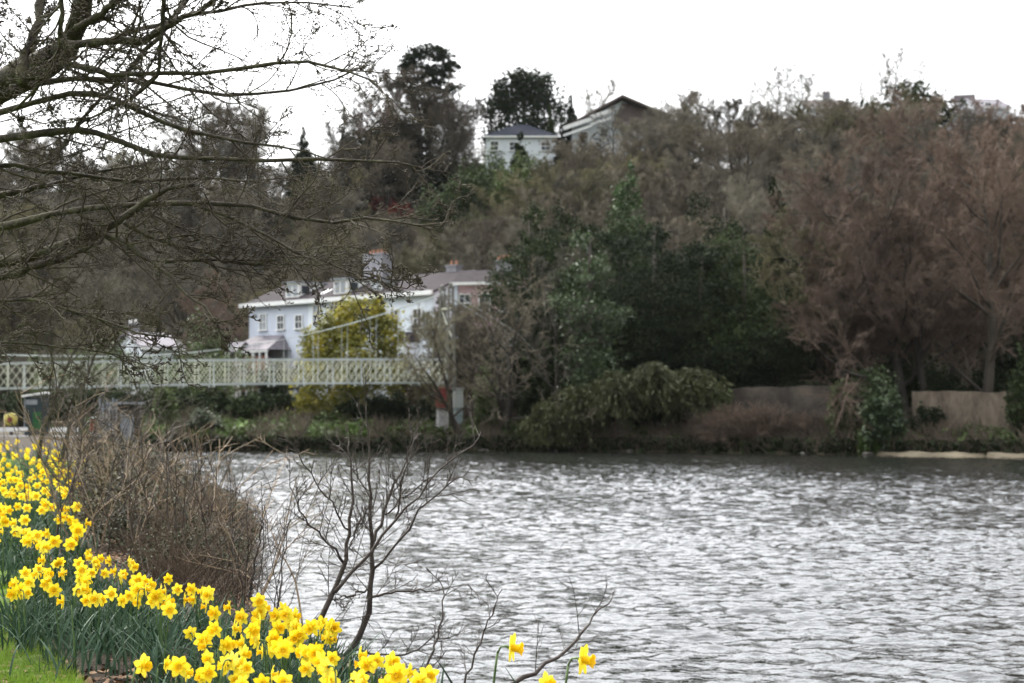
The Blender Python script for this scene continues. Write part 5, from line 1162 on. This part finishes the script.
# ------------------------------------------------------------------ hand placed saplings in front of the river
def catmull(pts, n):
    pts = [pts[0]]+list(pts)+[pts[-1]]; out = []; m = len(pts)-3
    for j in range(n+1):
        t = j/n*m; i = min(int(t), m-1); f = t-i; p0, p1, p2, p3 = pts[i:i+4]
        out.append(.5*((2*p1)+(p2-p0)*f+(2*p0-5*p1+4*p2-p3)*f*f+(3*p1-p0-3*p2+p3)*f**3))
    return out
def traced(lines, seed, thick_name, fine_name, bark, twig, n1, n2, n3, lf1, base=None, up=.02, n_seg=14, tw=(.0035, .0022), buds=False, bend=.12, rcap=.02, wmul=1.0):
    """limbs given as lines of sight through points with depths; finer branches grown from them"""
    rs = np.random.RandomState(seed); root_pts = []; mb = MB(); PP = []; LL = []; RR = []
    for pts, D0, D1, w0, w1 in lines:
        k = len(pts); P = [at(px, py, D0+(D1-D0)*i/max(1, k-1)) for i, (px, py) in enumerate(pts)]
        P = catmull(P, n_seg); r0 = w0/2/FPX*D0*wmul; r1 = w1/2/FPX*D1*wmul
        P = [P[0]]+[p+V(rs.normal(size=3)*.008) for p in P[1:]]
        rad = [r0+(r1-r0)*(i/n_seg) for i in range(n_seg+1)]
        rad = [q*(1+.08*rs.normal()) for q in rad]
        mb.tube(P, rad, 8 if r0 > .02 else 6, cap=thick_name[0] != 'bare_twig')
        PP.append([tuple(p) for p in P]); LL.append(sum((P[i+1]-P[i]).length for i in range(n_seg))); RR.append(r0)
    PP = np.array(PP); LL = np.array(LL); RR = np.array(RR)
    o_ = V(PP[0, 0]) if base is None else base
    root = empty(thick_name[0], o_)
    one = thick_name[0] == 'bare_twig'
    if not one: o = mb.build(thick_name[1], bark, root, True); o.location = -o_
    P1, L1, R1 = spawn(rs, PP, None, np.minimum(LL, 2.2), np.minimum(RR, rcap), n1, .08, lf1, (25, 65), 6, bend, up, .5)
    P2, L2, R2 = spawn(rs, P1, None, L1, R1, n2, .12, .5, (25, 60), 5, bend, up, .6)
    P3, L3, R3 = spawn(rs, P2, None, L2, R2, n3, .12, .5, (25, 60), 3, bend, up, .7)
    vq = [poly_sticks(P1, np.maximum(R1, tw[0]*1.3), .45, 5), poly_sticks(P2, np.maximum(R2*.8, tw[0]), .5, 4), poly_sticks(P3, np.full(len(P3), tw[1]), .6, 3)]
    if buds:
        b = P3[:, 1:].reshape(-1, 3); d = rs.normal(size=b.shape)*.6; d[:, 0] += .4; d /= np.linalg.norm(d, axis=1, keepdims=True)
        b2 = b+d*.022; vq += [sticks(b, (b+b2)/2, np.full(len(b), .0015), np.full(len(b), .0045), 4), sticks((b+b2)/2, b2, np.full(len(b), .0045), np.full(len(b), .001), 4)]
    if one:
        bpy.data.objects.remove(root); v_, q_ = merge((np.array(mb.v), np.array(mb.f)), *vq)
        c = link('bare_twig', mesh_np('bare_twig', v_-np.array(o_), q_), bark); c.location = o_; return c
    c = link(fine_name, mesh_np(fine_name, *merge(*vq)), twig, root); c.location = -o_
    return root
D = 11.6
r = traced([
    ([(345,657),(358,640),(370,600),(371,565),(371,540),(370,500),(371,470),(369,430),(366,400)], D, D-.1, 10, 1.2),
    ([(371,545),(380,525),(390,500),(402,470),(410,450),(420,425)], D, D+.3, 5, 1.2),
    ([(371,572),(400,540),(430,500),(470,470)], D, D-.4, 4, 1.0),
    ([(370,600),(395,592),(430,590),(470,582)], D, D+.5, 4, 1.0),
    ([(385,515),(410,492),(440,470),(448,450)], D+.1, D+.2, 3, .9),
    ([(370,590),(345,596),(333,600)], D, D-.2, 3.5, 1.2),
    ([(371,500),(358,478),(345,455),(335,435)], D, D+.4, 2.6, .8),
    ([(352,648),(385,655),(420,648),(447,620)], D, D-.6, 4, 1.0)], 401, ('bare_sapling', 'stems'), 'twigs', M['sapling'], M['sapling'], 9, 5, 3, .40, up=.05, tw=(.0026, .0017), bend=.05, rcap=.006, wmul=.74)
tag(r, 'bare sapling with an upright dark stem, right of the leaning one by the river', 'sapling')
D = 11.0
r = traced([
    ([(308,634),(322,612),(337,585),(345,558),(349,535),(352,500),(351,460),(347,440)], D, D+.2, 9, 1.4),
    ([(335,592),(352,572),(372,552),(395,522),(420,495),(440,470),(470,445),(480,430)], D, D+.5, 6, .9),
    ([(349,530),(335,508),(315,480),(300,455),(290,440)], D, D-.3, 3, .8),
    ([(343,562),(325,540),(308,525),(297,505),(288,480)], D, D-.5, 3.5, .8),
    ([(395,522),(400,492),(408,455),(412,430)], D+.25, D+.1, 3, .8),
    ([(345,556),(356,530),(368,508)], D, D+.2, 3, 1)], 402, ('bare_sapling', 'stems'), 'twigs', M['sapling'], M['sapling'], 9, 5, 3, .40, up=.05, tw=(.0026, .0017), bend=.05, rcap=.006, wmul=.74)
tag(r, 'bare sapling leaning right in front of the river, forked low above the daffodils', 'sapling')
for i, (ln, D, lab) in enumerate([(([(505,690),(540,668),(575,640),(592,620),(612,600)], 9, 9.6, 5, 1.2), 9, 'bare twig slanting up to the right beside the last daffodils'),
        (([(420,690),(432,655),(440,630),(444,600),(440,575)], 8.8, 9.0, 3, .9), 9, 'thin bare twig curving up at the bottom of the water'),
        (([(462,690),(478,650),(490,618),(500,590)], 9.2, 9.2, 2.6, .8), 9, 'faint upright twig left of the side facing daffodil'),
        (([(250,600),(252,575),(258,545),(262,525)], 12.6, 12.6, 3.4, 1.5), 9, 'short dark stem standing at the edge of the brush, left of the saplings'),
        (([(275,640),(280,600),(283,565),(290,520)], 11.8, 12, 2.6, .9), 9, 'thin grey stem just left of the leaning sapling')]):
    r = traced([ln], 410+i, ('bare_twig', 'stem'), 'twigs', M['sapling'], M['sapling'], 6, 4, 2, .35, up=.05, tw=(.0022, .0015), bend=.06, rcap=.005); tag(r, lab, 'twig')

# ------------------------------------------------------------------ the overhanging tree
D = 11.5
lines = [
    ([(-190,640),(-185,420),(-150,250),(-80,140),(5,85),(44,66),(68,44),(80,18),(84,-20),(88,-70)], 12.5, 11.4, 52, 12),
    ([(66,44),(90,42),(120,42),(150,38),(175,22),(205,5),(240,-25)], 11.5, 11.0, 9, 5),
    ([(95,44),(120,36),(150,26),(200,14),(250,5),(300,2),(355,8)], 11.5, 12.2, 6, 1.4),
    ([(30,72),(70,65),(113,74),(164,74),(240,68),(308,61),(350,72),(378,82)], 11.6, 10.8, 7, 1.5),
    ([(10,88),(51,82),(103,79),(154,84),(222,96),(290,89),(335,78),(368,62)], 11.6, 12.4, 7, 1.4),
    ([(-60,130),(-5,113),(68,96),(113,97),(164,123),(219,137),(275,147),(330,158)], 11.9, 11.0, 8, 1.4),
    ([(-60,150),(-5,140),(68,130),(103,134),(154,154),(205,158),(290,159),(375,160),(420,168)], 11.8, 11.0, 9, 1.8),
    ([(-40,110),(-28,58),(-5,-10)], 11.8, 11.5, 12, 8),
    ([(20,82),(28,50),(38,20),(46,-20)], 11.5, 11.8, 12, 8),
    ([(76,28),(100,14),(125,-5),(140,-30)], 11.4, 11.2, 8, 6),
    ([(-70,180),(0,165),(60,172),(130,180),(200,178),(260,180),(330,170)], 11.9, 12.6, 6, 1.2),
    ([(-80,240),(0,226),(60,214),(103,207),(171,203),(240,205),(308,222),(360,219),(410,222),(440,232)], 11.7, 10.9, 8, 1.2),
    ([(-100,275),(0,262),(55,247),(102,232),(140,205),(165,190),(195,183)], 11.3, 11.0, 14, 3.5),
    ([(-80,290),(0,275),(40,264),(80,252),(103,238)], 11.0, 11.0, 11, 3),
    ([(102,232),(125,243),(146,259),(170,278),(190,296),(210,312),(220,328)], 11.1, 10.5, 5, 1.6),
    ([(124,222),(150,236),(183,248),(210,255),(234,261),(270,262)], 11.0, 11.4, 5, 1.4),
    ([(195,205),(240,222),(290,248),(322,262),(372,280),(407,288)], 11.3, 10.8, 4, 1.0),
    ([(165,262),(220,259),(270,262),(322,264),(360,272),(400,282)], 11.2, 12, 3.5, 1.0),
    ([(-60,310),(0,300),(60,306),(130,330),(180,340)], 11.0, 10.6, 5, 1.2),
    ([(-60,350),(0,342),(50,345),(100,352),(150,358)], 10.8, 10.6, 4, 1.0),
    ([(60,-30),(60,40),(45,75),(15,110)], 11.0, 11.5, 6, 3),
    ([(165,-20),(163,20),(160,60),(150,85),(125,100),(90,118),(60,140)], 11.0, 11.6, 5, 2),
    ([(-40,205),(0,195),(50,186),(90,175),(150,162)], 12.3, 12.6, 8, 2),
    ([(200,-20),(170,25),(140,60),(105,92),(80,122),(60,150)], 12.0, 11.8, 6, 2.5),
]
r = traced(lines, 501, ('overhanging_tree', 'trunk'), 'crown', M['bark_near'], M['twig_near'], 16, 5, 4, .34, up=.015, tw=(.0038, .0022), buds=True, base=V((at(-190, 640, 12.5).x, 12.5, tz(at(-190, 640, 12.5).x, 12.5))))
tag(r, 'bare tree whose mossy limbs spread across the upper left from a trunk beyond the edge', 'tree')

# ------------------------------------------------------------------ daffodils
def petal_mesh(mb, rng, open_=.15, L=.040, W=.030, mi=0):
    for k in range(6):
        a = 2*math.pi*k/6+rng.uniform(-.08, .08); lay = .002 if k % 2 else 0; bnd = open_+rng.uniform(-.18, .22); tw = rng.uniform(-.25, .25); l = L*rng.uniform(.92, 1.1)
        pts = []; rows = 6
        for i in range(rows):
            t = i/(rows-1); rr = .006+l*t; wd = W*.5*(math.sin(math.pi*(t*.80+.16))**.8)*(1 if t < 1 else .05)
            if i == rows-1: wd = .0012
            y = -math.sin(bnd*t*1.3)*l*t*.5+lay
            for s in (-1, 0, 1):
                xx = s*wd; cup = -.0045*abs(s)*(1-t*.3)+tw*xx*t
                pts.append((math.cos(a)*rr-math.sin(a)*xx, y+cup+rng.uniform(-.0006, .0006), math.sin(a)*rr+math.cos(a)*xx))
        f = []
        for i in range(rows-1):
            for s in range(2): b = i*3+s; f.append((b, b+1, b+4, b+3))
        mb.poly(pts, f, mi)
def trumpet_mesh(mb, rng, L=.034, mi=0):
    prof = [(.0075, 0), (.0095, -.2), (.0115, -.5), (.0135, -.78), (.0185, -.95), (.0205, -1.0)]; n = 18; pts = []; ph = rng.uniform(0, 6)
    for j, (r_, y) in enumerate(prof):
        for k in range(n):
            a = 2*math.pi*k/n; fr = 1+(.10*math.sin(a*6+ph)+.06*math.sin(a*9)) *(1 if j >= 4 else 0.15)
            pts.append((math.cos(a)*r_*fr, y*L-(.002*math.sin(a*7+ph) if j == 5 else 0), math.sin(a)*r_*fr))
    f = [(j*n+k, j*n+(k+1) % n, (j+1)*n+(k+1) % n, (j+1)*n+k) for j in range(len(prof)-1) for k in range(n)]
    pts += [(math.cos(2*math.pi*k/n)*.006, -.004, math.sin(2*math.pi*k/n)*.006) for k in range(n)]; f.append(tuple(len(pts)-n+k for k in range(n)))
    mb.poly(pts, f, mi)
def strap(mb, base, ang, H, lean, w, rng, mi=0, n=6, twist=.6):
    dx, dy = math.cos(ang), math.sin(ang); pts = []; a2 = ang+math.pi/2+rng.uniform(-1, 1)
    droop = rng.uniform(0, .5)
    for i in range(n+1):
        t = i/n; out = lean*(t**1.8)*H; z = H*(t-droop*lean*t**4); ww = w*(1-t**5)*(.8+.2*math.sin(t*3)); aa = a2+twist*t
        cx, cy = base[0]+dx*out, base[1]+dy*out
        for s in (-.5, .5): pts.append((cx+math.cos(aa)*ww*s, cy+math.sin(aa)*ww*s, z-.03))
    mb.poly(pts, [(2*i, 2*i+1, 2*i+3, 2*i+2) for i in range(n)], mi)

def daff_parts(seed, detail=True):
    """meshes of one daffodil facing -Y: stem, leaves, petals, trumpet; the head's centre"""
    rng = random.Random(seed); H = rng.uniform(.33, .44); lean = (rng.uniform(-.04, .04), rng.uniform(-.06, 0)); nod = rng.uniform(-.25, .35)
    top = V((lean[0], lean[1], H)); neck = top+V((0, -.012, .022)); head = top+V((0, -.045, .020-.01*nod))
    st = MB(); st.tube([(0, 0, -.05), (lean[0]*.3, lean[1]*.3, H*.4), (lean[0]*.8, lean[1]*.8, H*.85), top], [.0048, .0045, .004, .0036], 6)
    st.tube([top, neck, neck+V((0, -.018, .002)), head+V((0, .006, 0))], [.0036, .0032, .0045, .0065], 6)
    lf = MB()
    for k in range(6): strap(lf, (rng.uniform(-.03, .03), rng.uniform(-.03, .03)), rng.uniform(0, 6.28), rng.uniform(.26, .40), rng.uniform(.15, .75), rng.uniform(.011, .016), rng)
    pm = MB(); petal_mesh(pm, rng, rng.uniform(.0, .5)); tm = MB(); trumpet_mesh(tm, rng)
    return st, lf, pm, tm, head, nod, H
DP = []; DF = []
for i in range(9):
    st, lf, pm, tm, head, nod, H = daff_parts(600+i)
    root = empty('daffodil', (0, 0, -50))
    s_ = st.build('stem', M['stemgreen'], root, True); l_ = lf.build('leaves', M['daffleaf'], root, True); p_ = pm.build('petals', M['petal'], root, True); t_ = tm.build('trumpet', M['trumpet'], p_, True)
    p_.location = head; p_.rotation_euler = (nod, i*.35, 0); p_.scale = (1.06,)*3
    DP.append([root, head, H, False])
def daff(i, x, y, rz, s=1.0):
    d = DP[i % 9]
    o = d[0] if not d[3] else copy_tree(d[0]); d[3] = True
    o.location = (x, y, tz(x, y)); o.rotation_euler = (0, 0, rz); o.scale = (s, s, s); return o
# small ones far along the bank: one mesh each
DS = []
for i in range(5):
    st, lf, pm, tm, head, nod, H = daff_parts(650+i); mb = MB()
    for src, mi, off in ((st, 0, None), (lf, 1, None), (pm, 2, head), (tm, 3, head)):
        b = len(mb.v); mb.v += [tuple(V(v)*1.12+off) if off is not None else v for v in src.v]; mb.f += [tuple(b+q for q in f) for f in src.f]; mb.m += [mi]*len(src.f)
    me = bpy.data.meshes.new('daffodil'); me.from_pydata(mb.v, [], mb.f); me.polygons.foreach_set('material_index', mb.m)
    for k in ('stemgreen', 'daffleaf', 'petal', 'trumpet'): me.materials.append(M[k])
    me.polygons.foreach_set('use_smooth', [True]*len(me.polygons)); DS.append((me, H))
def solve(px, py, h):
    """ground spot whose flower head at height h above it shows at px, py"""
    Ds = np.linspace(4.8, 60, 2400); xs = (px-512)/FPX*Ds; yy = HOR+(CAMZ-terrain(xs, Ds)-h)/Ds*FPX
    i = int(np.argmax(yy < py)); return float(xs[i]), float(Ds[i])
def inside(px, py, poly):
    c = False; j = len(poly)-1
    for i in range(len(poly)):
        (xi, yi), (xj, yj) = poly[i], poly[j]
        if (yi > py) != (yj > py) and px < (xj-xi)*(py-yi)/(yj-yi)+xi: c = not c
        j = i
    return c
rng = random.Random(8)
ZONES = [
    ([(8,572),(45,556),(95,552),(130,565),(150,585),(150,603),(100,612),(60,602),(12,594)], 64, 'yellow daffodil in the dense clump beside the grass', 'daffodils of the dense clump beside the grass'),
    ([(150,590),(215,588),(262,605),(300,618),(300,632),(262,622),(205,612),(160,615)], 30, 'yellow daffodil in the row along the top of the slope', 'daffodils of the row along the slope top'),
    ([(218,630),(262,608),(318,620),(350,640),(405,658),(430,672),(445,690),(210,690),(214,655)], 80, 'yellow daffodil in the crowded front drift at the bottom', 'daffodils of the crowded front drift'),
    ([(95,600),(140,605),(215,640),(210,690),(120,690),(150,650)], 6, 'yellow daffodil standing apart among dark leaves', 'scattered daffodils among dark leaves')]
nd = 0; spots = []
for poly, n, lab, grp in ZONES:
    x0 = min(p[0] for p in poly); x1 = max(p[0] for p in poly); y0 = min(p[1] for p in poly); y1 = max(p[1] for p in poly); k = 0
    while k < n:
        px, py = rng.uniform(x0, x1), rng.uniform(y0, y1)
        if not inside(px, py, poly): continue
        i = rng.randrange(9); s = rng.uniform(.8, 1.0); x, y = solve(px, py, DP[i][2]*s)
        if y < 5: continue
        o = daff(i, x, y, rng.gauss(.1, 1.05), s); tag(o, lab, 'daffodil', grp); spots.append((x, y)); k += 1; nd += 1
for px, py, i, rz, s, lab in ((487, 652, 3, 1.35, 1.3, 'daffodil turned sideways on a bent stem against the water, left of the last two'), (557, 664, 3, 1.2, 1.3, 'rightmost daffodil facing right against the water'),
        (535, 686, 1, .7, 1.0, 'daffodil low at the bottom edge just left of the rightmost one'), (398, 676, 2, .2, 1.05, 'single daffodil at the bottom right of the front drift'), (170, 580, 4, -.3, .85, 'lone daffodil head raised above the gap between the clump and the row'), (192, 667, 6, .1, 1.0, 'open star shaped daffodil alone low among the leaves'), (122, 668, 7, .9, 1.0, 'nodding daffodil lowest at the bottom left beside the grass')):
    x, y = solve(px, py, DP[i % 9][2]*s); o = daff(i, x, y, rz, s); tag(o, lab, 'daffodil'); spots.append((x, y))
FZ = [([(-10,500),(40,494),(85,512),(88,545),(50,552),(20,545),(-10,540)], 52, 'small yellow daffodil in the drift behind the dense clump', 'daffodils of the drift behind the clump'),
      ([(-10,446),(45,440),(62,462),(68,492),(-10,492)], 44, 'tiny yellow daffodil in the far drift beside the brush', 'daffodils of the far drift'),
      ([(60,455),(100,460),(110,500),(85,520),(64,490)], 9, 'tiny yellow daffodil scattered behind bare stems', 'daffodils scattered behind bare stems')]
for poly, n, lab, grp in FZ:
    x0 = min(p[0] for p in poly); x1 = max(p[0] for p in poly); y0 = min(p[1] for p in poly); y1 = max(p[1] for p in poly); k = 0
    while k < n:
        px, py = rng.uniform(x0, x1), rng.uniform(y0, y1)
        if not inside(px, py, poly): continue
        me, H = DS[rng.randrange(5)]; s = rng.uniform(.95, 1.15); x, y = solve(px, py, H*s)
        o = bpy.data.objects.new('daffodil', me); C.objects.link(o); o.location = (x, y, tz(x, y)); o.rotation_euler = (0, 0, rng.gauss(.1, .9)); o.scale = (s*1.1, s*1.1, s); tag(o, lab, 'daffodil', grp); spots.append((x, y)); k += 1
def far_daffodils():
    vs, fs, ms = [], [], []; k = 0; poly = [(-12,444),(30,437),(66,441),(78,470),(70,500),(-12,500)]
    while k < 110:
        px, py = rng.uniform(-12, 80), rng.uniform(437, 500)
        if not inside(px, py, poly): continue
        me, H = DS[rng.randrange(5)]; x, y = solve(px, py, H); a = rng.gauss(.1, 1.0); c, s = math.cos(a), math.sin(a); n = len(me.vertices); co_ = np.empty(n*3, dtype=np.float32); me.vertices.foreach_get('co', co_); co_ = co_.reshape(-1, 3)
        b = len(vs); z = tz(x, y); vs += [(x+p[0]*c-p[1]*s, y+p[0]*s+p[1]*c, z+p[2]) for p in co_.tolist()]
        for p in me.polygons: fs.append(tuple(b+i for i in p.vertices)); ms.append(p.material_index)
        k += 1
    me = bpy.data.meshes.new('distant_daffodils'); me.from_pydata(vs, [], fs); me.polygons.foreach_set('material_index', ms)
    o = link('distant_daffodils', me, [M['stemgreen'], M['daffleaf'], M['petal'], M['trumpet']]); tag(o, 'sheet of tiny yellow daffodils furthest along the bank', kind='stuff')
far_daffodils()
def tufts():
    rg = random.Random(12); mb = MB()
    for _ in range(170):
        D_ = rg.uniform(15, 44); x_ = (rg.uniform(-20, 40+500/D_)-512)/FPX*D_; spots.append((x_, D_))
    for (x, y) in spots:
        for _ in range(20 if y < 13 else 9):
            bx, by = x+rg.gauss(0, .13), y+rg.gauss(0, .15); z = tz(bx, by); b = len(mb.v)
            strap(mb, (bx, by), rg.uniform(0, 6.28), rg.uniform(.20, .38), rg.uniform(.1, .9), rg.uniform(.010, .016), rg)
            mb.v[b:] = [(p[0], p[1], p[2]+z) for p in mb.v[b:]]
    o = mb.build('daffodil_leaves', M['daffleaf'], smooth=True); tag(o, 'thick mass of blue green strap leaves around the daffodils', kind='stuff')
tufts()
def grass():
    rs = np.random.RandomState(14); n = 90000; D = 6.5+rs.rand(n)*13; px = rs.uniform(-60, 120, n); x = (px-512)/FPX*D
    ok = (x+.30*D+.5*np.sin(x*3+D*2)*.3 < .32)&(x+.30*D > -2.5); x, D = x[ok], D[ok]; z = terrain(x, D); P = np.stack([x, D, z-.005], 1)
    d = rs.normal(size=P.shape)*.35; d[:, 2] = 1; h = rs.uniform(.025, .075, (len(P), 1)); w = np.stack([rs.normal(size=len(P)), rs.normal(size=len(P)), np.zeros(len(P))], 1); w /= np.linalg.norm(w, axis=1, keepdims=True); w *= .0022
    vs = np.stack([P-w, P+w, P+d*h+w*.2, P+d*h-w*.2], 1).reshape(-1, 3); q = (np.arange(len(P))*4)[:, None]+np.array([[0, 1, 2, 3]])
    o = link('grass', mesh_np('grass', vs, q), M['grassblade']); tag(o, 'short bright green grass at the lower left', kind='stuff')
grass()
print('objects', len(bpy.data.objects))
